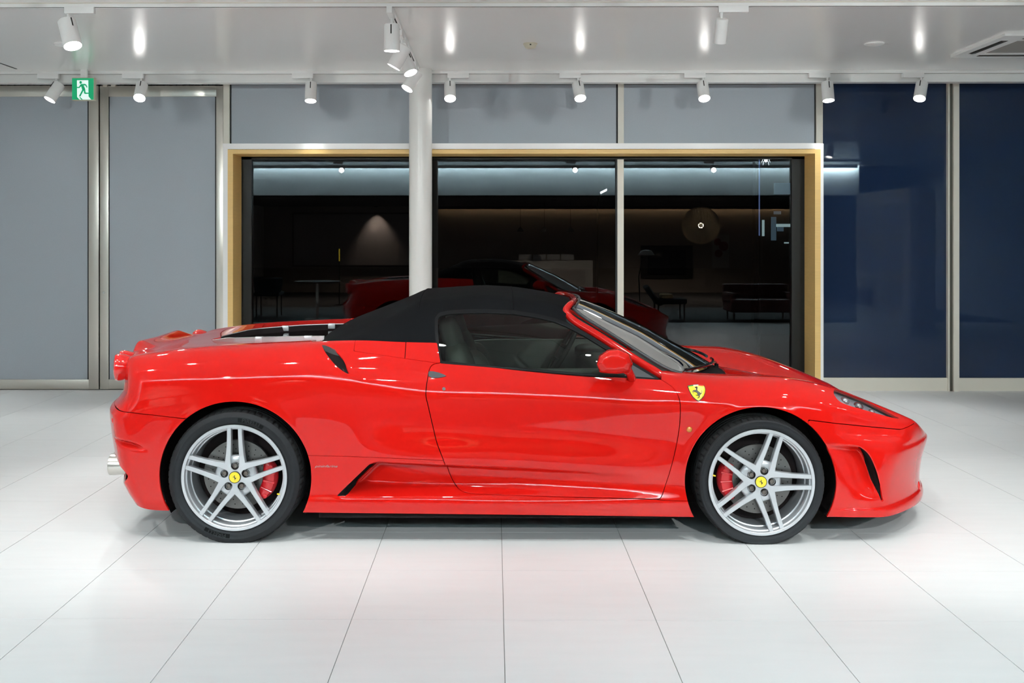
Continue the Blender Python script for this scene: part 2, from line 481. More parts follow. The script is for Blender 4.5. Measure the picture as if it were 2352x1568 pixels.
# exit sign
ex, ez = at(190, 204, 9.56)
hw = .104
t = thing('exit_sign', (ex, 9.56, ez), 'green and white emergency exit sign with a running figure', 'exit sign')
MB().box(ex - hw, ex + hw + .004, 9.565, 9.62, ez - hw - .003, ez + hw + .004, .003).build('housing', 'cream', t)
MB().box(ex - .03, ex + .03, 9.58, 9.605, ez + hw, ZC).build('hanger', 'white', t, False)
S_ = hw / 390.0       # survey units of the sign face
def sg(pts, name, m, y):
    P = [(ex + (x - 605) * S_, ez - (z - 665) * S_) for x, z in pts]
    return MB().prism(P, y, y + .004).build(name, m, t, False)
sg([(225, 290), (985, 290), (985, 1045), (225, 1045)], 'sign_face', 'green', 9.562)
sg([(400, 360), (800, 360), (805, 930), (900, 1042), (490, 1042), (405, 950)], 'doorway', 'signwhite', 9.5605)
cir = [(532 + 46 * math.cos(a), 437 + 50 * math.sin(a)) for a in np.linspace(0, 2 * math.pi, 21)[:-1]]
sg(cir, 'figure', 'green', 9.559)
sg([(548, 490), (690, 488), (735, 520), (775, 605), (745, 625), (700, 545), (640, 540), (690, 660), (710, 795), (835, 800), (840, 835), (690, 845), (655, 825), (640, 720), (520, 940), (470, 925), (585, 700), (560, 600), (545, 575), (490, 635), (400, 635), (400, 598), (470, 595), (520, 520)], 'figure', 'green', 9.559)
sg([(480, 955), (520, 955), (610, 1040), (555, 1040)], 'figure', 'green', 9.559)

# ================================================================== track lights
def track(name, p0, p1, label):
    (x0, y0), (x1, y1) = p0, p1
    t = thing(name, ((x0 + x1) / 2, (y0 + y1) / 2, ZC), label, 'track')
    w = .018
    bx = (min(x0, x1) - (w if x0 == x1 else 0), max(x0, x1) + (w if x0 == x1 else 0), min(y0, y1) - (w if y0 == y1 else 0), max(y0, y1) + (w if y0 == y1 else 0))
    MB().box(bx[0], bx[1], bx[2], bx[3], ZC - .028, ZC).build('rail', 'white', t, False)
    c_ = .005
    if x0 == x1: MB().box(x0 - c_, x0 + c_, bx[2], bx[3], ZC - .0285, ZC - .02).build('slot', 'slot', t, False)
    else: MB().box(bx[0], bx[1], y0 - c_, y0 + c_, ZC - .0285, ZC - .02).build('slot', 'slot', t, False)
    return t
track('lighting_track', (XL + .3, 9.69), (XRT - .3, 9.69), 'white lighting track along the glazed wall')
track('lighting_track', (XL + .3, 6.90), (XRT - .3, 6.90), 'white lighting track parallel to the wall, above the car')
track('lighting_track', (-.713, 6.93), (-.713, 9.45), 'white lighting track running straight toward the round column')
track('lighting_track', (XL + .3, 3.85), (XRT - .3, 3.85), 'white lighting track over the floor ahead of the car')
track('lighting_track', (XL + .3, 4.45), (XRT - .3, 4.45), 'added white lighting track, out of view, close to the flank of the car')  # added out of view to carry the fill row over the front floor
track('lighting_track', (XL + .3, -.45), (XRT - .3, -.45), 'white lighting track beside the cove-lit bulkhead')

def spotlight(x, y, aim, label, group, power=1.0, flip=1, along='x', size=(.055, .185), on=True, cone=62, drop=.165):
    """track spotlight; aim = direction of the beam"""
    t = thing('track_spotlight', (x, y, ZC), label, 'spotlight', group)
    d = Vector(aim).normalized()
    z0 = ZC - .028
    q = .18
    if along == 'x':
        a0, a1 = sorted((x + flip * .022, x - flip * q)); MB().box(a0, a1, y - .019, y + .019, z0 - .042, z0 + .004, .003).build('adapter', 'white', t)
    else:
        a0, a1 = sorted((y + flip * .022, y - flip * q)); MB().box(x - .019, x + .019, a0, a1, z0 - .042, z0 + .004, .003).build('adapter', 'white', t)
    jp = Vector((x, y, z0 - .042)); r, L = size
    side = d.cross(Vector((0, 0, 1)))
    side = side.normalized() if side.length > .05 else Vector((1, 0, 0))
    hc = Vector((x, y, ZC - drop))                        # hinge, inside the rear of the head
    MB().tube([jp + Vector((0, 0, .004)), jp - Vector((0, 0, .025)), hc], [.012, .010, .009], 12).build('stem', 'white', t)
    back = hc - d * (.055); front = back + d * L
    b1 = d.orthogonal().normalized(); b2 = d.cross(b1)
    def ringpt(h, rr, k, n=36):
        a = 2 * math.pi * k / n; return back + d * h + (b1 * math.cos(a) + b2 * math.sin(a)) * rr
    prof = [(0, .001), (0, r * .90), (.006, r), (L, r), (L + .001, r * .96), (L - .004, r * .93), (L - .022, r * .86)]
    V = []; F = []; n = 36
    for k in range(n):
        for h, rr in prof: V.append(ringpt(h, rr, k))
    for k in range(n):
        for j in range(6): F.append((k * 7 + j, k * 7 + j + 1, ((k + 1) % n) * 7 + j + 1, ((k + 1) % n) * 7 + j))
    hd = MB().add(V, F).build('head', 'white', t, angle=40)
    sl = [hc + side * 0 + Vector((0, 0, .0))]
    up = -d
    sd = (Vector((0, 0, 1)) - d * d.z)
    sd = sd.normalized() if sd.length > .05 else Vector((0, -1, 0))
    MB().tube([back + d * .012 + sd * (r + .0003), back + d * .075 + sd * (r + .0003)], .0045, 6).build('hinge_slot', 'slot', hd)
    V = [ringpt(L - .020, r * .87, k) for k in range(n)]
    MB().add(V, [list(range(n))]).build('lens', 'glow' if on else 'white', hd, False)
    if on:
        ld = bpy.data.lights.new('beam', 'SPOT')
        ld.energy = SPOT_W * power; ld.spot_size = math.radians(cone); ld.spot_blend = .75
        ld.shadow_soft_size = .042; ld.color = (.962, 1.0, .976)
        lo = bpy.data.objects.new('beam', ld); COL.objects.link(lo)
        lo.parent = t
        lo.location = (front + d * .01) - t.location
        lo.rotation_euler = d.to_track_quat('-Z', 'Y').to_euler()
    return t
GW = 'spotlights on the track along the glazed wall'
rowx = lambda px: at(px, 208, 9.66)[0]
WROW = [
    (127, (-.42, -.40, -1), 1, 'lit white spotlight over the steel door, tilted away from the exit sign'),
    (322, (.10, -.80, -1), 1, 'lit white spotlight over the second steel door leaf, next past the exit sign'),
    (713, (.02, -.28, -1), 1, 'lit white spotlight over the grey panel between steel door and round column'),
    (1033, (.05, -.66, -1), -1, 'lit white spotlight next to the round column, with a reversed adapter'),
    (1329, (.12, -.66, -1), 1, 'lit white spotlight over the grey panel beside its middle post'),
    (1616, (.0, -.62, -1), 1, 'lit white spotlight over the grey panel above the oak window corner'),
    (1903, (.0, -.25, -1), 1, 'lit white spotlight in front of the post where the blue glass begins'),
    (2119, (-.36, -.50, -1), 1, 'tilted lit white spotlight in front of the dark blue glass'),
]
for px, d, fp, lab in WROW:
    spotlight(rowx(px), 9.69, d, lab, GW, 1.0, fp, cone=70)
GC = 'spotlights on the track that runs to the column'
spotlight(-.713, 7.06, (0, .02, -1), 'white spotlight hanging straight down where the ceiling tracks meet', GC, .8, along='y')
spotlight(-.713, 7.82, (-.55, .0, -1), 'white spotlight tilted toward the steel door, second from the column track junction', GC, .8, along='y')
spotlight(-.713, 8.12, (.40, -.30, -1), 'white spotlight half hidden behind its tilted neighbour on the column track', GC, .8, along='y')
spotlight(-.713, 9.02, (-.55, -.35, -1), 'lit white spotlight closest to the round column on the column track', GC, .9, along='y', flip=-1)
GF = 'spotlights on the track above the car'
spotlight(at(157, 40, 6.9)[0], 6.90, (.36, -.30, -1), 'lit white spotlight tilted over the rear end of the car', GF, 1.0, -1, size=(.06, .20))
spotlight(at(1657, 40, 6.9)[0], 6.90, (.0, .45, -1), 'white spotlight over the bonnet, aimed at the glazed wall', GF, 1.3, -1, size=(.042, .165))
spotlight(at(1657, 40, 6.9)[0] + 2.1, 6.90, (-.15, -.35, -1), 'lit white spotlight over the floor past the car nose', GF, .6, -1)
spotlight(at(157, 40, 6.9)[0] - 1.9, 6.90, (-.1, -.2, -1), 'lit white spotlight over the floor past the car tail', GF, .6, 1)
GA = 'spotlights on the track ahead of the car'
for x, ax_, ay_, cn in ((-4.6, .25, .30, 70), (-3.1, .28, .75, 60), (-1.5, .10, .80, 60), (-.3, .02, .90, 60), (1.15, .12, .80, 60), (2.5, -.06, .80, 60), (3.9, -.30, .6, 70), (5.4, -.3, .3, 70)):
    spotlight(x, 3.85, (ax_, ay_ * .68, -1), 'white spotlight on the track over the floor ahead of the car', GA, .4 if abs(x) > 3.5 else .9, cone=cn)
GD = 'added fill spotlights on the track nearest the car flank'  # added unseen row, aimed down to brighten the floor in front of the car
for x, ax_, ay_ in ((-4.2, 0, 0), (-2.4, .05, -.12), (-.8, 0, .05), (.9, 0, -.12), (2.4, .05, .05), (4.2, 0, 0)):
    spotlight(x, 4.45, (ax_, ay_, -1), 'added white fill spotlight, out of view, on the track close to the car flank', GD, .30 if abs(x) > 3 else .45, cone=95)
GB = 'spotlights on the track by the bulkhead'
for px, ax_ in ((785, .12), (1320, -.02), (1637, -.15)):
    D_ = YW * 2 + .45 - .03
    x = ((px - PPX) / FPX - YAW) * D_
    spotlight(x, -.45, (ax_ * 1.8, 2.9, -1), 'white spotlight on the track beside the cove-lit bulkhead', GB, 6.5, cone=58)
# ================================================================== the car: body surface
CY = 5.97                       # centre line of the car (distance from the viewer)
XR, XF = -1.286, 1.314          # rear and front axle
car = thing('sports_car', (0.0, CY, 0.0), 'low red convertible sports car with a closed black fabric roof', 'car')

def smooth1(a, sig):
    if sig <= 0: return a
    n = int(sig * 3) + 1
    k = np.exp(-0.5 * (np.arange(-n, n + 1) / sig) ** 2); k /= k.sum()
    p = np.pad(a, n, mode='reflect', reflect_type='odd')
    return np.convolve(p, k, 'valid')

def pchip_slopes(x, y):
    h = np.diff(x); d = np.diff(y) / h
    m = np.zeros_like(y)
    for i in range(1, len(x) - 1):
        if d[i - 1] * d[i] > 0:
            w1, w2 = 2 * h[i] + h[i - 1], h[i] + 2 * h[i - 1]
            m[i] = (w1 + w2) / (w1 / d[i - 1] + w2 / d[i])
    m[0], m[-1] = d[0], d[-1]
    return m

def pchip(x, y, q):
    x = np.asarray(x, float); y = np.asarray(y, float); q = np.asarray(q, float)
    m = pchip_slopes(x, y)
    i = np.clip(np.searchsorted(x, q) - 1, 0, len(x) - 2)
    h = x[i + 1] - x[i]; t = (q - x[i]) / h
    t = np.clip(t, -1.0, 2.0)
    r = (2 * t**3 - 3 * t**2 + 1) * y[i] + (t**3 - 2 * t**2 + t) * h * m[i] + (-2 * t**3 + 3 * t**2) * y[i + 1] + (t**3 - t**2) * h * m[i + 1]
    r = np.where(q < x[0], y[0] + m[0] * (q - x[0]), r)
    return np.where(q > x[-1], y[-1] + m[-1] * (q - x[-1]), r)

DX = 0.005
GX = np.arange(-2.30, 2.70, DX)
def line(pairs, sig=0.035):
    """a feature line of the body along the length, faired"""
    p = np.array(pairs, float)
    return smooth1(pchip(p[:, 0], p[:, 1], GX), sig / DX)

class Table:
    def __init__(s, x0, y0, d, A): s.x0, s.y0, s.d, s.A = x0, y0, d, A
    def __call__(s, x, y):
        u = np.clip((np.asarray(x) - s.x0) / s.d, 0, s.A.shape[0] - 1.001)
        v = np.clip((np.asarray(y) - s.y0) / s.d, 0, s.A.shape[1] - 1.001)
        i = u.astype(int); j = v.astype(int); u = u - i; v = v - j
        A = s.A
        return (A[i, j] * (1 - u) + A[i + 1, j] * u) * (1 - v) + (A[i, j + 1] * (1 - u) + A[i + 1, j + 1] * u) * v

def blur2(A, s0, s1):
    if s0 > 0: A = np.apply_along_axis(smooth1, 0, A, s0)
    if s1 > 0: A = np.apply_along_axis(smooth1, 1, A, s1)
    return A

def section_table(lines, lo, hi, s0=2.0, s1=2.5):
    """lines: list of (pos(x), val(x)) arrays over GX; returns table over (x, pos)"""
    q = np.arange(lo, hi, DX)
    A = np.zeros((len(GX), len(q)))
    P = np.array([l[0] for l in lines]); W = np.array([l[1] for l in lines])
    for i in range(len(GX)):
        A[i] = pchip(P[:, i], W[:, i], q)
    return Table(GX[0], lo, DX, blur2(A, s0, s1))

def c(v): return np.full(len(GX), v)

# --- flanks: half width w at height z -------------------------------------------------
z5 = line([(-2.3, .79), (-1.9, .795), (-1.6, .803), (-1.24, .812), (-.95, .818), (-.75, .80), (-.5, .758), (-.3, .735), (0, .727), (.4, .71), (.8, .69), (1.1, .697), (1.4, .697), (1.6, .67), (1.8, .60), (2.0, .55), (2.3, .48), (2.7, .44)])
w5 = line([(-2.3, .86), (-2.0, .885), (-1.7, .925), (-1.286, .948), (-.9, .945), (-.6, .925), (-.3, .908), (0, .899), (.4, .895), (.8, .905), (1.1, .922), (1.314, .93), (1.55, .915), (1.8, .87), (2.0, .82), (2.3, .74), (2.7, .66)])
z3 = line([(-2.3, .43), (-.9, .43), (-.4, .412), (.4, .372), (.9, .335), (1.3, .33), (2.7, .33)])
SIDE = [
    (c(.06), line([(-2.3, .84), (-1.7, .895), (-.6, .90), (.9, .90), (1.7, .905), (2.1, .875), (2.7, .8)])),
    (c(.15), line([(-2.3, .85), (-1.7, .91), (-.6, .94), (.9, .93), (1.7, .925), (2.1, .89), (2.7, .8)])),
    (c(.200), line([(-2.3, .86), (-1.7, .925), (-.6, .943), (.9, .932), (1.7, .93), (2.1, .895), (2.7, .81)])),
    (c(.236), line([(-2.3, .86), (-1.7, .927), (-.6, .935), (.3, .918), (.9, .922), (1.7, .93), (2.1, .892), (2.7, .81)])),
    (.5 * (z3 + .236), line([(-2.3, .865), (-1.7, .932), (-.6, .935), (.2, .900), (.9, .912), (1.7, .932), (2.1, .89), (2.7, .81)])),
    (z3, line([(-2.3, .87), (-1.7, .937), (-.6, .938), (.2, .916), (.9, .914), (1.7, .93), (2.1, .885), (2.7, .8)])),
    (.5 * (z3 + z5), line([(-2.3, .875), (-1.7, .938), (-1.286, .958), (-.9, .95), (-.6, .93), (-.2, .907), (.4, .896), (.9, .908), (1.314, .937), (1.7, .922), (2.0, .875), (2.7, .76)])),
    (z5 - .02, w5 + .0015),
    (z5 + .02, w5 - .006),
    (z5 + .10, w5 - line([(-2.3, .035), (-1.0, .035), (-.3, .048), (.5, .052), (1.0, .05), (1.4, .055), (2.0, .08), (2.7, .09)])),
    (z5 + .20, w5 - line([(-2.3, .12), (-1.0, .115), (-.6, .105), (-.3, .098), (.1, .12), (.5, .125), (1.0, .135), (1.4, .16), (2.0, .21), (2.7, .23)])),
    (z5 + .36, w5 - line([(-2.3, .36), (-1.0, .34), (-.6, .25), (-.3, .20), (.1, .26), (.5, .27), (1.0, .33), (1.4, .42), (2.7, .48)])),
]
Wt = section_table(SIDE, .0, 1.15)
# --- top: height z at distance s from the centre line ---------------------------------
crest = line([(-2.3, .82), (-2.05, .868), (-1.89, .898), (-1.787, .917), (-1.524, .949), (-1.2, .967), (-.95, .978), (-.7, .990), (-.5, 1.003), (-.2, 1.01), (.3, .91), (.7, .855), (.95, .82), (1.1, .808), (1.25, .803), (1.35, .80), (1.464, .796), (1.607, .773), (1.749, .736), (1.892, .683), (2.034, .627), (2.148, .580), (2.30, .508), (2.7, .30)], .03)
cen = line([(-2.3, .89), (-2.0, .885), (-1.8, .900), (-1.6, .917), (-1.2, .934), (-.95, .94), (-.3, .95), (.5, .86), (1.0, .785), (1.31, .756), (1.6, .700), (1.9, .622), (2.15, .548), (2.3, .49), (2.42, .435), (2.7, .29)], .04)
val = line([(-2.3, .88), (-2.0, .893), (-1.8, .905), (-1.5, .928), (-1.2, .945), (-.95, .95), (-.3, .95), (.5, .85), (1.0, .745), (1.31, .708), (1.6, .660), (1.9, .598), (2.15, .532), (2.3, .483), (2.42, .43), (2.7, .28)], .04)
TOP = [(c(-.3), val * .5 + cen * .5), (c(0.0), cen), (c(.22), .6 * cen + .4 * val), (c(.44), val), (c(.64), crest - .008), (c(.73), crest), (c(.83), crest - .013), (c(.95), crest - .07), (c(1.1), crest - .22)]
Tt = section_table(TOP, -.1, 1.1, 2.0, 5.0)
# ducktail lip
qs = np.arange(-.1, 1.1, DX)
sst = lambda t: np.clip(t, 0, 1) ** 2 * (3 - 2 * np.clip(t, 0, 1))
lipx = -1.79 - .05 * (1 - (qs / .68) ** 2)
lip = .060 * sst((lipx[None, :] - GX[:, None]) / .19) * sst((.48 - qs[None, :]) / .17)
Tt.A = Tt.A + lip
# --- nose and tail: x limit at (s, z) --------------------------------------------------
qz = np.arange(.0, 1.15, DX); qn = np.arange(-.1, 1.2, DX)
N0 = smooth1(pchip([.0, .10, .135, .16, .20, .3, .38, .44, .5, 1.2], [2.36, 2.393, 2.402, 2.392, 2.386, 2.396, 2.417, 2.432, 2.44, 2.46], qz), 2.5)
Pn = .455 * np.abs(qn / .9) ** 2.3
N0 = N0 + .007 * sst((.172 - qz) / .012) - .011 * sst((qz - .432) / .022)
Nt = Table(-.1, .0, DX, N0[None, :] - Pn[:, None])
R0 = smooth1(pchip([.0, .15, .22, .3, .45, .58, .622, .655, .72, .9, 1.2], [-1.90, -1.955, -2.00, -2.037, -2.066, -2.083, -2.085, -2.05, -2.012, -2.0, -2.02], qz), 2.0)
Qn = .205 * np.abs(qn / .93) ** 3.0
Rt = Table(-.1, .0, DX, R0[None, :] + Qn[:, None])
zbl = line([(-2.3, .33), (-2.1, .26), (-1.95, .205), (-1.8, .168), (-1.66, .150), (-1.3, .15), (-.9, .148), (0, .140), (.95, .127), (1.3, .12), (1.7, .128), (2.1, .118), (2.3, .112), (2.7, .112)], .02)

# --- scoops: the flank sinks toward an opening -----------------------------------------
def body_w(x, z): return Wt(x, z)
def side_pt(px, py, s0=.93):
    """point of the near flank seen at (px,py)"""
    s = s0
    for _ in range(8):
        X, Z = at(px, py, CY - s)
        s = .5 * s + .5 * float(Wt(X, Z))
    return X, Z
def side_poly(pts): return np.array([side_pt(*p) for p in pts])

def sdf_poly(P, x, z, closed=True):
    """signed distance (negative inside) of points to polygon P"""
    x = np.asarray(x, float); z = np.asarray(z, float)
    if x.size > 2000:                       # only the neighbourhood of the outline matters
        P = np.asarray(P); mg = .06
        near = (x > P[:, 0].min() - mg) & (x < P[:, 0].max() + mg) & (z > P[:, 1].min() - mg) & (z < P[:, 1].max() + mg)
        out = np.full(x.shape, .06)
        if near.any():
            k = np.nonzero(near)
            out[k] = np.concatenate([sdf_poly(P, x[k][i:i + 1900], z[k][i:i + 1900], closed) for i in range(0, len(k[0]), 1900)])
        return out
    d2 = np.full(x.shape, 1e9); ins = np.zeros(x.shape, bool)
    n = len(P)
    for i in range(n if closed else n - 1):
        ax, az = P[i]; bx, bz = P[(i + 1) % n]
        ex, ez = bx - ax, bz - az
        t = np.clip(((x - ax) * ex + (z - az) * ez) / (ex * ex + ez * ez + 1e-12), 0, 1)
        d2 = np.minimum(d2, (x - ax - t * ex) ** 2 + (z - az - t * ez) ** 2)
        if closed:
            cr = ((az > z) != (bz > z)) & (x < (bx - ax) * (z - az) / (bz - az + 1e-15) + ax)
            ins ^= cr
    d = np.sqrt(d2)
    return np.where(ins, -d, d) if closed else d

def spline(P, n=8, closed=False):
    """Catmull-Rom through the points"""
    P = np.asarray(P, float); m = len(P); out = []
    rng = range(m if closed else m - 1)
    for i in rng:
        g = (lambda k: P[k % m]) if closed else (lambda k: P[min(max(k, 0), m - 1)])
        p0, p1, p2, p3 = g(i - 1), g(i), g(i + 1), g(i + 2)
        for t in np.linspace(0, 1, n, endpoint=False):
            out.append(.5 * ((2 * p1) + (-p0 + p2) * t + (2 * p0 - 5 * p1 + 4 * p2 - p3) * t**2 + (-p0 + 3 * p1 - 3 * p2 + p3) * t**3))
    if not closed: out.append(P[-1])
    return np.array(out)

XX, ZZ = np.meshgrid(GX, np.arange(.0, 1.15, DX), indexing='ij')
# lower intake ahead of the rear wheel: the scallop deepens toward its slanted rear edge
IA = np.array(side_pt(772, 1141)); IB = np.array(side_pt(852, 1064))
def low_dep(x, z):
    xe = IA[0] + (IB[0] - IA[0]) * np.clip((z - IA[1]) / (IB[1] - IA[1]), -.2, 1.3)
    top = np.interp(x, [-.7, -.3, .4, .9], [IB[1] + .012, IB[1] - .008, .352, .315])
    bot = IA[1] - .004
    t = np.clip((z - bot) / (top - bot), 0, 1)
    prof = sst(t / .30) * sst((1 - t) / .13)
    fore = np.clip((.75 - x) / (.75 - xe), 0, 1.2) ** 1.6
    wall = sst((x - xe + .002) / .050)
    return .125 * prof * fore * wall
# channel ahead of the shoulder intake
LEAF = side_poly([(737, 795), (750, 798), (768, 808), (785, 825), (796, 845), (803, 859), (789, 853), (772, 840), (757, 824), (744, 808)])
def up_dep(x, z):
    xe = np.interp(z, LEAF[[5, 6, 7, 8, 9, 0]][:, 1], LEAF[[5, 6, 7, 8, 9, 0]][:, 0])
    xe = np.where(z < LEAF[5][1], LEAF[5][0] + (LEAF[5][1] - z) * 1.6, xe)
    ahead = sst((x - xe + .004) / .05) * sst((-.22 - x) / .42)
    zl = np.interp(x, [-.78, -.7, -.55, -.3], [.80, .80, .79, .775])
    return .030 * ahead * sst((z - zl) / .06) * sst((1.01 - z) / .06)
# brake vent in the front bumper
VE = side_poly([(1925, 1020), (1950, 1022), (1975, 1026), (1995, 1043), (2010, 1072), (2022, 1110), (2034, 1153)])
def vent_dep(x, z):
    xe = np.interp(z, VE[2:][::-1][:, 1], VE[2:][::-1][:, 0])
    t = (xe - x)
    ramp = np.clip(1 - t / .21, 0, 1) ** 1.5
    wall = sst((t + .002) / .028)
    up = np.interp(x, [1.62, 1.70, 1.80], [VE[0][1], VE[1][1], VE[2][1]])
    v = sst((up + .004 - z) / .03) * sst((z - VE[6][1] - .002) / .11)
    return .075 * ramp * wall * v
# crease scoop in the rear bumper above the exhaust
def rear_dep(x, z):
    P = RB
    xs, zt, zb_ = P
    top = np.interp(x, xs, zt); bot = np.interp(x, xs, zb_)
    t = (z - bot) / np.maximum(top - bot, 1e-3)
    return .036 * sst(np.clip(t, 0, 1) / .75) * sst((1 - np.clip(t, 0, 1)) / .08) * sst((xs[-1] - x) / .12)
_u = side_poly([(253, 1008), (280, 1013), (310, 1020), (345, 1034)]); _l = side_poly([(256, 1020), (285, 1029), (315, 1033), (345, 1036)])
RB = (_u[:, 0], _u[:, 1], np.interp(_u[:, 0], _l[:, 0], _l[:, 1]) - .001)
# wheel arch flares
AR = (XR + .002, .322, .378); AF = (XF + .0, .300, .372)
def flare(x, z):
    r = 0
    for (ax, az, ar) in (AR, AF):
        d = np.hypot(x - ax, z - az) - ar
        r = r + .003 * np.exp(-(d / .022) ** 2) * sst((z - .2) / .1)
    return r
dep = low_dep(XX, ZZ) + up_dep(XX, ZZ) + vent_dep(XX, ZZ) + rear_dep(XX, ZZ)
dep = blur2(dep, .8, .8)
# splitter ledge round the chin
chin = .008 * sst((.172 - ZZ) / .012) * sst((XX - 1.66) / .12)
dep = dep - chin
# crease along the top of the front bumper, running into the nose
zc_ = np.interp(XX, [1.60, 1.70, 1.76, 1.85, 2.0, 2.2, 2.4], [.60, .535, .508, .498, .482, .455, .43])
dep = dep + .014 * sst((ZZ - zc_) / .024) * sst((XX - 1.68) / .10) * sst((zc_ + .17 - ZZ) / .12)
Wt.A = Wt.A[:, :dep.shape[1]] - dep[:, :Wt.A.shape[1]] + flare(XX, ZZ)[:, :Wt.A.shape[1]]

def smax(a, b, r):
    h = np.maximum(r - np.abs(a - b), 0) / r
    return np.maximum(a, b) + h * h * r * .25

def body_f(x, s, z):
    a = s - Wt(x, z)
    b = z - Tt(x, s)
    f = smax(a, b, .085)
    f = smax(f, x - Nt(s, z), .05)
    f = smax(f, Rt(s, z) - x, .05)
    return f

def grad(f, P, h=.004):
    g = np.zeros_like(P)
    for k in range(3):
        d = np.zeros(3); d[k] = h
        g[:, k] = (f(*(P + d).T) - f(*(P - d).T)) / (2 * h)
    return g

def nets(f, lo, hi, d):
    """surface nets of f=0 on a regular lattice; returns vertices (on the surface) and quads"""
    n = [int(round((hi[k] - lo[k]) / d)) + 1 for k in range(3)]
    ax = [lo[k] + d * np.arange(n[k]) for k in range(3)]
    G = np.empty(n, np.float32)
    for i in range(n[0]):
        G[i] = f(np.full((n[1], n[2]), ax[0][i]), ax[1][:, None] + np.zeros((1, n[2])), ax[2][None, :] + np.zeros((n[1], 1)))
    S = G < 0
    corners = [(a, b, e) for a in (0, 1) for b in (0, 1) for e in (0, 1)]
    sl = lambda a, m: slice(a, a + m - 1)
    cnt = sum(S[sl(a, n[0]), sl(b, n[1]), sl(e, n[2])].astype(np.int8) for a, b, e in corners)
    act = (cnt > 0) & (cnt < 8)
    idx = np.full(act.shape, -1, np.int64)
    cells = np.argwhere(act)
    idx[act] = np.arange(len(cells))
    acc = np.zeros((len(cells), 3)); num = np.zeros(len(cells))
    gv = {cc: G[cells[:, 0] + cc[0], cells[:, 1] + cc[1], cells[:, 2] + cc[2]].astype(float) for cc in corners}
    for ca in corners:
        for k in range(3):
            if ca[k] == 0:
                cb = tuple(ca[j] + (1 if j == k else 0) for j in range(3))
                va, vb = gv[ca], gv[cb]
                m = (va < 0) != (vb < 0)
                t = np.where(m, va / np.where(m, va - vb, 1), 0)
                p = np.zeros((len(cells), 3)) + np.array(ca)
                p[:, k] += t
                acc[m] += p[m]; num += m
    V = (cells + acc / num[:, None]) * d + np.array(lo)
    Q = []
    for k in range(3):
        j1, j2 = [(1, 2), (2, 0), (0, 1)][k]
        a = [slice(None)] * 3; b = [slice(None)] * 3
        a[k] = slice(0, n[k] - 1); b[k] = slice(1, n[k])
        for j in (j1, j2): a[j] = slice(1, n[j] - 1); b[j] = slice(1, n[j] - 1)
        A_, B_ = S[tuple(a)], S[tuple(b)]
        E = np.argwhere(A_ != B_)
        inside = A_[tuple(E.T)]
        E[:, j1] += 1; E[:, j2] += 1
        def cell(o1, o2):
            q = E.copy(); q[:, j1] -= o1; q[:, j2] -= o2
            return idx[q[:, 0], q[:, 1], q[:, 2]]
        q = np.stack([cell(1, 1), cell(0, 1), cell(0, 0), cell(1, 0)], 1)
        q[~inside] = q[~inside][:, ::-1]
        Q.append(q)
    Q = np.concatenate(Q)
    Q = Q[(Q >= 0).all(1)]
    for _ in range(4):
        g = grad(f, V); fv = f(*V.T)
        step = (fv / np.maximum((g * g).sum(1), .05))[:, None] * g
        ln = np.linalg.norm(step, axis=1, keepdims=True)
        V = V - step * np.minimum(1, d * .8 / np.maximum(ln, 1e-9))
    return V, Q

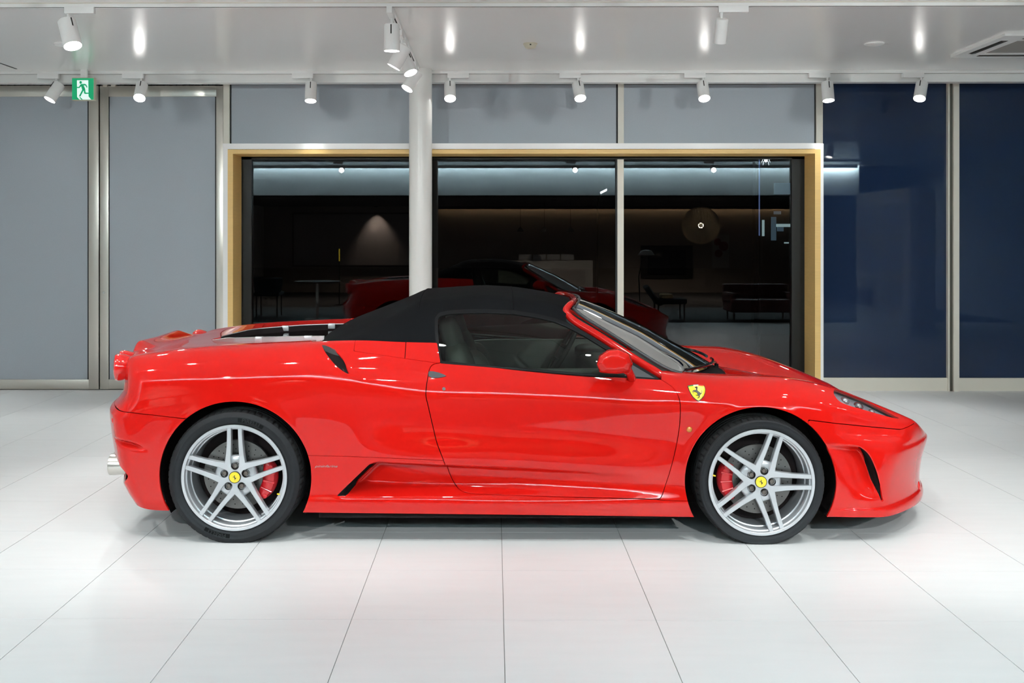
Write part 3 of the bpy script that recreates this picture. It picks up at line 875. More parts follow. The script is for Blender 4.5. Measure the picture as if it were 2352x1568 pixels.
class Patch:
    """piece of a surface in (x, s, z): polygons that can be cut along the zero line of a field"""
    def __init__(p, V, F, L=None):
        p.V = np.asarray(V, float)
        if L is None:                       # plain list of polygons -> padded table
            L = np.array([len(f) for f in F], int)
            K = int(L.max()) if len(L) else 4
            A = np.zeros((len(F), K), int)
            for k in range(3, K + 1):
                m = np.nonzero(L == k)[0]
                if len(m):
                    q = np.array([F[i] for i in m], int)
                    A[m, :k] = q; A[m, k:] = q[:, :1]
            F = A
        p.A, p.L = F, L
    @property
    def F(p): return [a[:l] for a, l in zip(p.A.tolist(), p.L.tolist())]
    def cut(p, g):
        """g: callable on x,s,z ; returns (part where g<0, part where g>0)"""
        gv = g(*p.V.T)
        gv = np.where(np.abs(gv) < 1e-7, 1e-7, gv)
        neg = gv < 0
        S = neg[p.A]
        alln, anyn = S.all(1), S.any(1)
        mix = np.nonzero(anyn & ~alln)[0]
        new = {}; NV = []; n0 = len(p.V); fa_, fb_ = [], []
        def ip(i, j):
            k = (i, j) if i < j else (j, i)
            if k not in new:
                a, b = k; t = gv[a] / (gv[a] - gv[b])
                new[k] = n0 + len(NV)
                NV.append(p.V[a] * (1 - t) + p.V[b] * t)
            return new[k]
        for q_ in mix:
            f = p.A[q_, :p.L[q_]].tolist(); m = len(f)
            fa, fb = [], []
            for q in range(m):
                i, j = f[q], f[(q + 1) % m]
                (fa if neg[i] else fb).append(i)
                if neg[i] != neg[j]:
                    e = ip(i, j); fa.append(e); fb.append(e)
            if len(fa) > 2: fa_.append(fa)
            if len(fb) > 2: fb_.append(fb)
        V = np.concatenate([p.V, np.array(NV).reshape(-1, 3)])
        def side(mask, ex):
            a = Patch(V, p.A[mask], p.L[mask])
            return (a.merge(Patch(V, ex)) if ex else a).tidy()
        return side(alln, fa_), side(~anyn, fb_)
    def merge(p, q):
        K = max(p.A.shape[1], q.A.shape[1])
        pad = lambda A: np.concatenate([A, np.repeat(A[:, :1], K - A.shape[1], 1)], 1)
        return Patch(p.V, np.concatenate([pad(p.A), pad(q.A)]), np.concatenate([p.L, q.L]))
    def tidy(p):
        used = np.zeros(len(p.V), bool)
        used[p.A.ravel()] = True
        mp = np.cumsum(used) - 1
        return Patch(p.V[used], mp[p.A], p.L)
    def keep(p, g): return p.cut(g)[0]
    def drop(p, g): return p.cut(g)[1]
    def join(p, q):
        n = len(p.V)
        a = Patch(np.concatenate([p.V, q.V]), p.A, p.L)
        return a.merge(Patch(a.V, q.A + n, q.L))
    def mirror(p):
        V = p.V.copy(); V[:, 1] *= -1
        return Patch(V, [f[::-1] for f in p.F])
    def moved(p, V): return Patch(V, p.A, p.L)

def patch_obj(name, p, f, m, parent, flange=.012, mirrored=False, thick_in=None):
    """make an object of a patch: true surface normals, edges turned inward; (x,s,z) -> world"""
    V = p.V
    Va = V.copy(); Va[:, 1] = np.abs(Va[:, 1])
    n = grad(f, Va); n /= np.maximum(np.linalg.norm(n, axis=1, keepdims=True), 1e-9)
    n[:, 1] *= np.where(V[:, 1] < 0, -1, 1)
    near0 = np.abs(V[:, 1]) < 1e-6
    n[near0, 1] = 0
    n /= np.maximum(np.linalg.norm(n, axis=1, keepdims=True), 1e-9)
    F = [list(q) for q in p.F]
    LN = list(n[np.concatenate([np.array(q) for q in F])]) if F else []
    VV = [tuple(v) for v in V]
    if flange:
        cnt = {}
        for q in F:
            for i in range(len(q)):
                a, b = q[i], q[(i + 1) % len(q)]
                cnt[(a, b)] = cnt.get((a, b), 0) + 1
        for (a, b) in list(cnt):
            if (b, a) in cnt: continue
            if near0[a] and near0[b]: continue
            pa, pb = V[a], V[b]
            ia, ib = pa - n[a] * flange, pb - n[b] * flange
            k = len(VV); VV += [tuple(pa), tuple(pb), tuple(ib), tuple(ia)]
            fn = np.cross(pa - pb, ib - pb); l = np.linalg.norm(fn)
            if l < 1e-12: continue
            fn = fn / l
            F.append([k + 1, k, k + 3, k + 2])
            # rounded look: outer edge keeps half of the surface normal
            e0 = fn + n[a]; e1 = fn + n[b]
            LN += [e1 / np.linalg.norm(e1), e0 / np.linalg.norm(e0), fn, fn]
    VV = np.array(VV); LN = np.array(LN)
    sgn = -1.0 if not mirrored else 1.0
    W_ = np.stack([VV[:, 0], CY + sgn * VV[:, 1], VV[:, 2]], 1)
    LW = np.stack([LN[:, 0], sgn * LN[:, 1], LN[:, 2]], 1)
    if not mirrored:      # (x, s, z) is left handed against the world: turn the faces
        out = []; k = 0; ln = []
        for q in F:
            m_ = len(q); seg = LW[k:k + m_]; k += m_
            out.append(q[::-1]); ln.append(seg[::-1])
        F = out; LW = np.concatenate(ln)
    return mesh_obj(name, W_, F, m, parent, True, loopn=LW)

# ------------------------------------------------------------------ extract and cut up
V0, Q0 = nets(body_f, (-2.16, -.03, .06), (2.52, 1.02, 1.02), .0092)
body = Patch(V0, Q0.tolist())
body = body.drop(lambda x, s, z: s)                                   # half car
body.V[np.abs(body.V[:, 1]) < .0005, 1] = 0.0
body = body.drop(lambda x, s, z: z - np.interp(x, GX, zbl))           # open underneath
for A_ in (AR, AF):
    body = body.drop(lambda x, s, z, A_=A_: np.maximum(np.hypot(x - A_[0], z - A_[1]) - A_[2], .5 - s))
# cabin opening: cowl curve, belt line, deck
def cowl_x(s): return 1.325 - .40 * np.clip(np.abs(s) / .72, 0, 1.1) ** 2.4
BELT = side_poly([(1000, 832), (1012, 834.5), (1100, 841.5), (1200, 850), (1300, 858.5), (1400, 866), (1480, 871), (1521, 873.5)])
BX = np.array([-.30]); 
def belt_z(x): return np.interp(x, BELT[:, 0], BELT[:, 1])
PILL = np.array(side_pt(1521, 873.5))
WREAR = side_poly([(1003, 785), (1012, 834)])
def cabin(x, s, z):
    """negative inside the cabin opening"""
    xr = np.interp(z, [WREAR[1][1], WREAR[0][1]], [WREAR[1][0], WREAR[0][0]])
    side = np.maximum.reduce([xr - x, x - (PILL[0] + (z - PILL[1]) * .2), belt_z(x) - z])
    deck = np.maximum.reduce([-.945 - x - .0 * s, x - cowl_x(s), s - np.interp(x, [-.945, -.3, .6, .86, .95], [.765, .775, .80, .765, .74]), .70 - z])
    return np.minimum(side, deck)
body = body.drop(cabin)
GAP = .0021
inner_all = body                                                       # for the dark liner
# openings
LEAFC = spline(LEAF, 6, True)
body = body.drop(lambda x, s, z: np.maximum(sdf_poly(LEAFC, x, z), .6 - s))
body = body.drop(lambda x, s, z: np.maximum.reduce([np.abs(x - .021 - (IA[0] + (IB[0] - IA[0]) * (z - IA[1]) / (IB[1] - IA[1]))) - .024, IA[1] + .004 - z, z - IB[1] + .004, .6 - s]))
_ve = spline(VE[2:], 6)
VSL = np.concatenate([_ve, (_ve + np.stack([-.026 * np.sin(np.linspace(.35, 2.6, len(_ve))), np.full(len(_ve), -.003)], 1))[::-1]])
body = body.drop(lambda x, s, z: np.maximum(sdf_poly(VSL, x, z), .5 - s))
# twin radiator intakes in the chin
GRL = lambda x, s, z: np.maximum(np.hypot((s - .215) / .15, (z - .252) / .062) - 1, 2.0 - x)
grl, body = body.cut(GRL)
# exhaust cut-out at the rear corner
EXC = (-2.045, .275, .075)
body = body.drop(lambda x, s, z: np.maximum.reduce([np.hypot((s - .67) / .25, (z - .325) / .082) - 1, x + 1.80]))
# engine cover opening
def eng(x, s, z):
    w = np.interp(x, [-1.66, -1.6, -1.45, -1.2, -.9], [.02, .18, .31, .39, .42])
    return np.maximum.reduce([s - w, -1.655 - x, x + .9, .8 - z])
engp, body = body.cut(eng)
# head lamp
def on_body(px, py, s0):
    """point of the body surface seen at (px,py): march along the sight line"""
    S = np.linspace(1.0, -.2, 601)
    a = (px - PPX) / FPX; cc, ss = math.cos(YAW), math.sin(YAW)
    Y = CY - S; X = Y * (a * cc - ss) / (cc + a * ss); Z = CAMZ - (py - PPY) * (-X * ss + Y * cc) / FPX
    f = body_f(X, np.abs(S), Z)
    k = int(np.argmax(f < 0)) if (f < 0).any() else int(np.argmin(np.abs(S - s0)))
    t = 0.0
    if k > 0 and f[k] < 0: t = f[k - 1] / (f[k - 1] - f[k]); k -= 1
    g = lambda A: A[k] + (A[min(k + 1, 600)] - A[k]) * t
    return g(X), g(S), g(Z)
HLP = np.array([on_body(px, py, .6) for px, py in [(1915, 899), (1919, 894), (1932, 895), (1950, 902.5), (1980, 916.5), (2020, 936.5), (2050, 952), (2066, 960.5), (2050, 959), (2020, 951), (1985, 941), (1950, 931), (1928, 921), (1917, 908)]])
for _k, _t in ((2, .35), (3, .68)):        # upper rim runs just under the fender crest
    HLP[_k] = HLP[1] * (1 - _t) + HLP[4] * _t + np.array([0, 0, .002])
_n = grad(body_f, HLP[:, :]).mean(0); _n /= np.linalg.norm(_n)
_e = np.array([1.0, -.35, -.5]); _e -= _n * _e.dot(_n); _e /= np.linalg.norm(_e); _b = np.cross(_n, _e)
HLC = spline(np.stack([HLP @ _e, HLP @ _b], 1), 6, True)
def hl_field(x, s, z, grow=0.0):
    u = x * _e[0] + s * _e[1] + z * _e[2]; v = x * _b[0] + s * _b[1] + z * _b[2]
    return np.maximum.reduce([sdf_poly(HLC, u, v) - grow, 1.6 - x, .42 - z, .25 - s])
lens, body = body.cut(hl_field)

def split_line(p, L, extra=None):
    """cut along an open polyline in (x,z), leaving a narrow joint"""
    return p.drop(lambda x, s, z: np.maximum(sdf_poly(L, x, z, False) - GAP, .45 - s) if extra is None else np.maximum.reduce([sdf_poly(L, x, z, False) - GAP, .45 - s, extra(x, s, z)]))

DOOR = side_poly([(1012, 833), (996, 836), (987, 846), (982, 870), (978, 905), (983, 930), (991, 965), (1003, 1015), (1018, 1055), (1034, 1090), (1048, 1115), (1066, 1129), (1095, 1134), (1150, 1136), (1300, 1141), (1450, 1144.5), (1508, 1146), (1517, 1143), (1524, 1128), (1538, 1085), (1551, 1035), (1560, 985), (1563, 940), (1560, 915), (1551, 896), (1537, 883), (1521, 873.5)])
DOORC = np.concatenate([spline(DOOR, 5), [[.8, 1.1], [-.3, 1.1]]])
dfield = lambda x, s, z: np.maximum(sdf_poly(DOORC, x, z), .45 - s)
door, body = body.cut(lambda x, s, z: dfield(x, s, z) + GAP)
body = body.drop(lambda x, s, z: dfield(x, s, z) - GAP)
# hood
def hood_f(x, s, z):
    e = np.interp(x, [.9, 1.1, 1.35, 1.6, 1.8, 1.95, 2.1, 2.2], [.78, .70, .64, .60, .565, .52, .47, .43])
    return np.maximum.reduce([s - e, x - (2.262 - .36 * (s / .9) ** 2.2), 1.0 - x - .2 * 0, .38 - z])
hood, body = body.cut(lambda x, s, z: hood_f(x, s, z) + GAP * .6)
body = body.drop(lambda x, s, z: hood_f(x, s, z) - GAP * .6)
# front bumper
FB = np.array([side_pt(1855, 964), side_pt(1900, 969.5), side_pt(1950, 975), side_pt(2010, 981)])
fbz = lambda x: np.interp(x, FB[:, 0], FB[:, 1])
def fb_f(x, s, z):
    zz = np.where(x < FB[-1][0], fbz(x), FB[-1][1] - .35 * (x - FB[-1][0]))
    zz = np.interp(x, list(FB[:, 0]) + [2.06, 2.14, 2.3, 2.5], list(FB[:, 1]) + [.535, .547, .56, .5])
    return np.maximum(z - zz, 1.55 - x)
fbump, body = body.cut(lambda x, s, z: np.maximum(fb_f(x, s, z), 1.5 - x) + GAP)
body = body.drop(lambda x, s, z: np.maximum(fb_f(x, s, z), 1.5 - x) - GAP)
# rear bumper
RBS = np.array([side_pt(262, 943), side_pt(280, 945), side_pt(340, 952), side_pt(420, 961)])
rb_f = lambda x, s, z: np.maximum(z - np.interp(x, RBS[:, 0], RBS[:, 1]), x + 1.45)
rbump, body = body.cut(lambda x, s, z: rb_f(x, s, z) + GAP)
body = body.drop(lambda x, s, z: rb_f(x, s, z) - GAP)
# sill
SL = side_poly([(690, 1045), (800, 1048), (900, 1052), (1000, 1056.5), (1040, 1058)])
SL2 = side_poly([(1490, 1147.5), (1530, 1149), (1590, 1151)])
SLX = list(SL[:, 0]) + [SL[-1][0] + .02, .76, SL2[0][0] + .04, SL2[1][0], SL2[2][0]]
SLZ = list(SL[:, 1]) + [.28, .25, SL2[0][1], SL2[1][1], SL2[2][1]]
sill_z = lambda x: np.interp(x, SLX, SLZ)
sill_f = lambda x, s, z: np.maximum.reduce([z - sill_z(x), -1.15 - x, x - 1.2])
sill, body = body.cut(lambda x, s, z: sill_f(x, s, z) + GAP * .6)
body = body.drop(lambda x, s, z: sill_f(x, s, z) - GAP * .6)
# shoulder cover joint behind the door
QL = side_poly([(812, 806.5), (860, 813), (920, 821.5), (980, 830), (1000, 833)])
QV = side_poly([(931, 786), (929, 822)])
cover_f = lambda x, s, z: np.maximum.reduce([np.interp(x, QL[:, 0], QL[:, 1]) - z, QL[0][0] - x, x - .1, .6 - s])
cover, body = body.cut(lambda x, s, z: cover_f(x, s, z) + GAP * .5)
body = body.drop(lambda x, s, z: cover_f(x, s, z) - GAP * .5)
coverA, coverB = cover.cut(lambda x, s, z: x - np.interp(z, QV[::-1][:, 1], QV[::-1][:, 0]))
coverB = coverB.drop(lambda x, s, z: x - np.interp(z, QV[::-1][:, 1], QV[::-1][:, 0]) - .004)
ffend, rquart = body.cut(lambda x, s, z: .2 - x)
side_fend, cowlp = ffend, None

def both(name, p, m='paint', flange=.012):
    a = patch_obj(name, p, body_f, m, car, flange)
    b = patch_obj(name, p, body_f, m, car, flange, mirrored=True)
    return a, b
def whole(name, p, m='paint', flange=.012):
    return patch_obj(name, p.join(p.mirror()), body_f, m, car, flange)
both('door', door)
both('front_fender', ffend)
whole('rear_body', rquart)
whole('hood', hood)
whole('front_bumper', fbump)
whole('rear_bumper', rbump)
both('side_sill', sill)
both('roof_cover_panel', coverA)
both('pillar_panel', coverB)
for _m in (False, True):
    _g = patch_obj('radiator_grille', grl.moved(grl.V - np.array([.045, 0, 0])), body_f, 'liner', car, 0, mirrored=_m)
both_l = both('headlight_lens', lens, 'lampglass', 0)
# dark liner 16 mm under the skin
g_ = grad(body_f, inner_all.V); g_ /= np.maximum(np.linalg.norm(g_, axis=1, keepdims=True), 1e-9)
lin = inner_all.moved(inner_all.V - g_ * .016)
lin = lin.drop(lambda x, s, z: hl_field(x, s, z, .004)).drop(eng)
lin = lin.drop(lambda x, s, z: np.maximum.reduce([np.hypot((s - .67) / .25, (z - .325) / .082) - 1, x + 1.80]))
lin = lin.drop(GRL)
patch_obj('inner_shell', lin.join(lin.mirror()), body_f, 'liner', car, 0)
# ================================================================== soft top, glass, pillars
GHS = [
    (c(.78), line([(-2.3, .85), (-1, .845), (-.3, .855), (.4, .85), (.9, .80), (2.7, .7)])),
    (c(.88), line([(-2.3, .83), (-1, .825), (-.3, .808), (.4, .803), (.9, .745), (2.7, .65)])),
    (c(.97), line([(-2.3, .79), (-1, .785), (-.3, .76), (.4, .735), (.9, .675), (2.7, .6)])),
    (c(1.06), line([(-2.3, .71), (-1, .71), (-.3, .695), (.3, .668), (.5, .645), (.9, .595), (2.7, .5)])),
    (c(1.13), line([(-2.3, .62), (-1, .63), (-.3, .635), (.2, .612), (.5, .58), (.9, .525), (2.7, .4)])),
    (c(1.19), line([(-2.3, .53), (-1, .54), (-.3, .56), (.2, .545), (.5, .50), (.9, .445), (2.7, .35)])),
    (c(1.28), line([(-2.3, .40), (-1, .41), (-.3, .43), (.2, .42), (.9, .32), (2.7, .2)])),
]
Gw = section_table(GHS, .6, 1.4)
gc = line([(-2.3, .70), (-1.05, .925), (-.95, .962), (-.88, 1.008), (-.65, 1.103), (-.47, 1.176), (-.40, 1.206), (-.30, 1.213), (-.066, 1.226), (.1, 1.218), (.24, 1.199), (.37, 1.175), (.45, 1.153), (2.7, .6)], .018)
Gt = section_table([(c(-.3), gc - .008), (c(0), gc), (c(.3), gc - .010), (c(.5), gc - .034), (c(.65), gc - .07), (c(.9), gc - .16)], -.1, 1.0)
def gh_f(x, s, z): return smax(s - Gw(x, z), z - Gt(x, s), .10)
def gh_pt(px, py, s0=.72):
    s = s0
    for _ in range(10):
        X, Z = at(px, py, CY - s)
        s = .5 * s + .5 * float(Gw(X, Z))
    return X, Z
Vg, Qg = nets(gh_f, (-1.12, -.03, .74), (1.1, .92, 1.28), .0105)
gh = Patch(Vg, Qg.tolist()).drop(lambda x, s, z: s)
gh.V[np.abs(gh.V[:, 1]) < .0005, 1] = 0.0
WIN = np.array([gh_pt(*p) for p in [(1012, 832), (1007, 800), (1003, 760), (1003, 733), (1010, 724), (1030, 719.5), (1075, 716.5), (1120, 716), (1180, 719), (1235, 727.5), (1275, 737), (1300, 747), (1340, 768), (1400, 804.5), (1450, 836), (1497, 864), (1508, 871), (1400, 865), (1300, 857.5), (1200, 849), (1100, 840.5)]])
winf = lambda x, s, z: np.maximum(sdf_poly(WIN, x, z), .3 - s)
sideglass = gh.keep(lambda x, s, z: winf(x, s, z) - .004)
seal = gh.keep(lambda x, s, z: winf(x, s, z) - .010).drop(lambda x, s, z: winf(x, s, z) + .006)
fab = gh.drop(lambda x, s, z: winf(x, s, z) - .002)
fab = fab.keep(lambda x, s, z: x - np.interp(s, [0, .3, .5, .6], [.435, .425, .395, .375]))
fab = fab.keep(lambda x, s, z: np.maximum(.935 - z, -.945 - x))
fab = fab.drop(lambda x, s, z: np.maximum.reduce([-.29 - x, z - np.interp(x, [-.3, .2, .3, .42], [1.08, 1.08, 1.06, 1.045])]))
fab = fab.drop(lambda x, s, z: np.maximum(-.285 - x, z - 1.0))
top_o = patch_obj('soft_top', fab.join(fab.mirror()), gh_f, 'fabric', car, .02)
for mir in (False, True):
    g_o = patch_obj('side_window', sideglass, gh_f, 'carglass', car, 0, mirrored=mir)
    sl = seal.moved(seal.V + grad(gh_f, seal.V) * .004)
    patch_obj('window_seal', sl, gh_f, 'black', g_o, .012, mirrored=mir)
def W3(x, s, z): return Vector((x, CY - s, z))
# canvas seams over the roof
for xs_ in (-.40, .10):
    path = []
    for s in np.linspace(-.60, .60, 41):
        sa = abs(s)
        lo_, hi_ = .9, 1.3
        for _ in range(40):
            mid = .5 * (lo_ + hi_)
            if gh_f(np.array([xs_]), np.array([sa]), np.array([mid]))[0] < 0: lo_ = mid
            else: hi_ = mid
        path.append(W3(xs_, s, lo_ + .0005))
    MB().tube(path, .0028, 6).build('roof_seam', 'fabric', top_o)

# windscreen: its edge follows the pillar
WE = np.array([(at(px, py, CY - s)[0], s, at(px, py, CY - s)[1]) for px, py, s in [(1566, 859, .752), (1530, 847, .745), (1470, 811, .705), (1400, 766, .640), (1340, 729, .585), (1316, 708, .558)]])
WE = spline(WE, 8); _wt = np.linspace(0, 1, len(WE))
def wsp(t, u):
    ex, es, ez = (float(np.interp(t, _wt, WE[:, k])) for k in range(3))
    cx = np.interp(t, [0, 1], [1.245, .475]); cz = np.interp(t, [0, .5, 1], [.792, 1.000, 1.172])
    k = abs(u) ** 2.2
    return W3(cx + (ex - cx) * k, u * es, cz + (ez - cz) * k)
nt_, nu_ = 24, 40
V = [wsp(i / nt_, -1 + 2 * j / nu_) for i in range(nt_ + 1) for j in range(nu_ + 1)]
F = [(i * (nu_ + 1) + j, i * (nu_ + 1) + j + 1, (i + 1) * (nu_ + 1) + j + 1, (i + 1) * (nu_ + 1) + j) for i in range(nt_) for j in range(nu_)]
ws = mesh_obj('windscreen', V, F, 'screenglass', car)
MB().tube([wsp(t, 1) + Vector((0, -.004, .004)) for t in np.linspace(0, 1, 14)] , .009, 8).build('windscreen_trim', 'trimgrey', ws)
MB().tube([wsp(t, -1) + Vector((0, .004, .004)) for t in np.linspace(0, 1, 14)], .009, 8).build('windscreen_trim', 'trimgrey', ws)
MB().tube([wsp(.985, u) for u in np.linspace(-1, 1, 30)], .007, 8).build('windscreen_trim', 'trimgrey', ws)

# screen pillars and header rail
PP = [(1548, 880, .79), (1530, 869, .778), (1505, 853, .757), (1470, 832, .722), (1420, 800, .672), (1370, 768, .625), (1330, 744, .590), (1308, 727, .568), (1300, 712, .548)]
pp = [(at(px, py, CY - s)[0], s, at(px, py, CY - s)[1]) for px, py, s in PP] + [(.405, .50, 1.150), (.430, .38, 1.157), (.450, .20, 1.161)]
pp = pp + [(.455, 0.0, 1.163)] + [(x, -s, z) for x, s, z in pp[::-1]]
path = [W3(*v) for v in spline(pp, 5)]
def fr_r(i):
    e = min(i, len(path) - 1 - i)
    return float(np.interp(e, [0, 20, 36, 46, 60], [.022, .0215, .0195, .0165, .013]))
rr = [fr_r(i) for i in range(len(path))]
wf = MB().tube(path, rr, 18).build('windscreen_frame', 'paint', car, angle=80)
for sg in (1, -1):
    MB().tube([W3(x - .016, sg * (abs(s) - .020), z - .012) for x, s, z in spline(pp[1:9], 4)], .021, 10).build('pillar_trim', 'dash', wf)
# dark filler triangle ahead of the side window
for sg in (1, -1):
    tri = []
    for px, py in [(1441, 831), (1512, 872.5), (1433, 868)]:
        X, Z = gh_pt(px, py); tri.append((X, sg * (float(Gw(X, Z)) + .006), Z))
    inn = [(x, s - sg * .015, z) for x, s, z in tri]
    mesh_obj('mirror_base', [W3(*q) for q in tri + inn], [(0, 1, 2), (3, 5, 4), (0, 3, 4, 1), (1, 4, 5, 2), (2, 5, 3, 0)], 'trimgrey', car, False)
# belt moulding
for sg in (1, -1):
    pts = []
    for px in np.linspace(1000, 1512, 30):
        py = np.interp(px, [1000, 1012, 1100, 1200, 1300, 1400, 1480, 1521], [831, 833, 840, 848.5, 857, 864.5, 869.5, 873.0])
        X, Z = gh_pt(px, py, .8)
        pts.append(W3(X, sg * (float(Gw(X, Z)) + .006), Z))
    MB().tube(pts, .0085, 8).build('belt_moulding', 'black', car)

# cowl, wipers
nsx = 40; V = []; F = []
for i in range(nsx + 1):
    s = -.735 + 1.47 * i / nsx
    b = wsp(0.02, s / .745)
    xh = float(cowl_x(np.array(s))); zh = float(Tt(np.array([xh]), np.array([abs(s)]))[0])
    V += [(b.x, b.y, b.z - .012), (xh + .012, CY - s, zh - .018), (xh + .012, CY - s, zh - .06), (b.x - .03, b.y, b.z - .08)]
for i in range(nsx):
    for k in range(3): F.append((4 * i + k, 4 * i + k + 1, 4 * (i + 1) + k + 1, 4 * (i + 1) + k))
mesh_obj('cowl_panel', V, F, 'black', car)
def wiper(s0, s1, t0, t1):
    P = [wsp(t0 + (t1 - t0) * k, (s0 + (s1 - s0) * k) / .745) + Vector((.012, 0, .016)) for k in np.linspace(0, 1, 14)]
    w = MB().tube(P, .0085, 8).build('wiper_blade', 'gloss_black', car)
    mid = P[6]
    MB().tube([P[0] + Vector((.03, 0, -.032)), P[0].lerp(mid, .5) + Vector((.024, 0, -.006)), mid + Vector((.006, 0, .004))], [.009, .007, .005], 8).build('wiper_arm', 'gloss_black', w)
    MB().cyl(P[0] + Vector((.03, 0, -.07)), P[0] + Vector((.03, 0, -.030)), .014, .012, 16).build('wiper_pivot', 'black', w)
wiper(.05, .71, .0, .035)
wiper(-.50, .10, .02, .045)

# ================================================================== wheels
def text_mesh(txt, size, extrude=0.0, shear=0.0):
    cu = bpy.data.curves.new('t', 'FONT'); cu.body = txt; cu.size = size; cu.extrude = extrude; cu.shear = shear
    cu.align_x = 'CENTER'; cu.align_y = 'CENTER'; cu.resolution_u = 3
    o = bpy.data.objects.new('t', cu); COL.objects.link(o)
    me = bpy.data.meshes.new_from_object(o.evaluated_get(bpy.context.evaluated_depsgraph_get()))
    V = [v.co[:] for v in me.vertices]; F = [list(p.vertices) for p in me.polygons]
    bpy.data.objects.remove(o); bpy.data.curves.remove(cu); bpy.data.meshes.remove(me)
    return V, F

HORSE = [(-.35, .64), (-.2, .76), (.0, .78), (.12, .62), (.04, .42), (.06, .22), (.18, .1), (.4, -.06), (.56, -.2), (.66, -.15), (.74, .0), (.70, .25), (.78, .05), (.72, -.2), (.58, -.3), (.5, -.42), (.38, -.55), (.42, -.68), (.35, -.85), (.12, -1.0), (.05, -.95), (.25, -.8), (.3, -.65), (.22, -.55), (.05, -.5), (-.2, -.45), (-.15, -.52), (.15, -.6), (.1, -.35), (.02, -.1), (-.2, -.0), (-.4, .05), (-.55, .1), (-.62, -.02), (-.42, -.2), (-.48, -.22), (-.7, .0), (-.6, .2), (-.35, .26), (-.15, .3), (-.08, .5), (-.18, .6)]

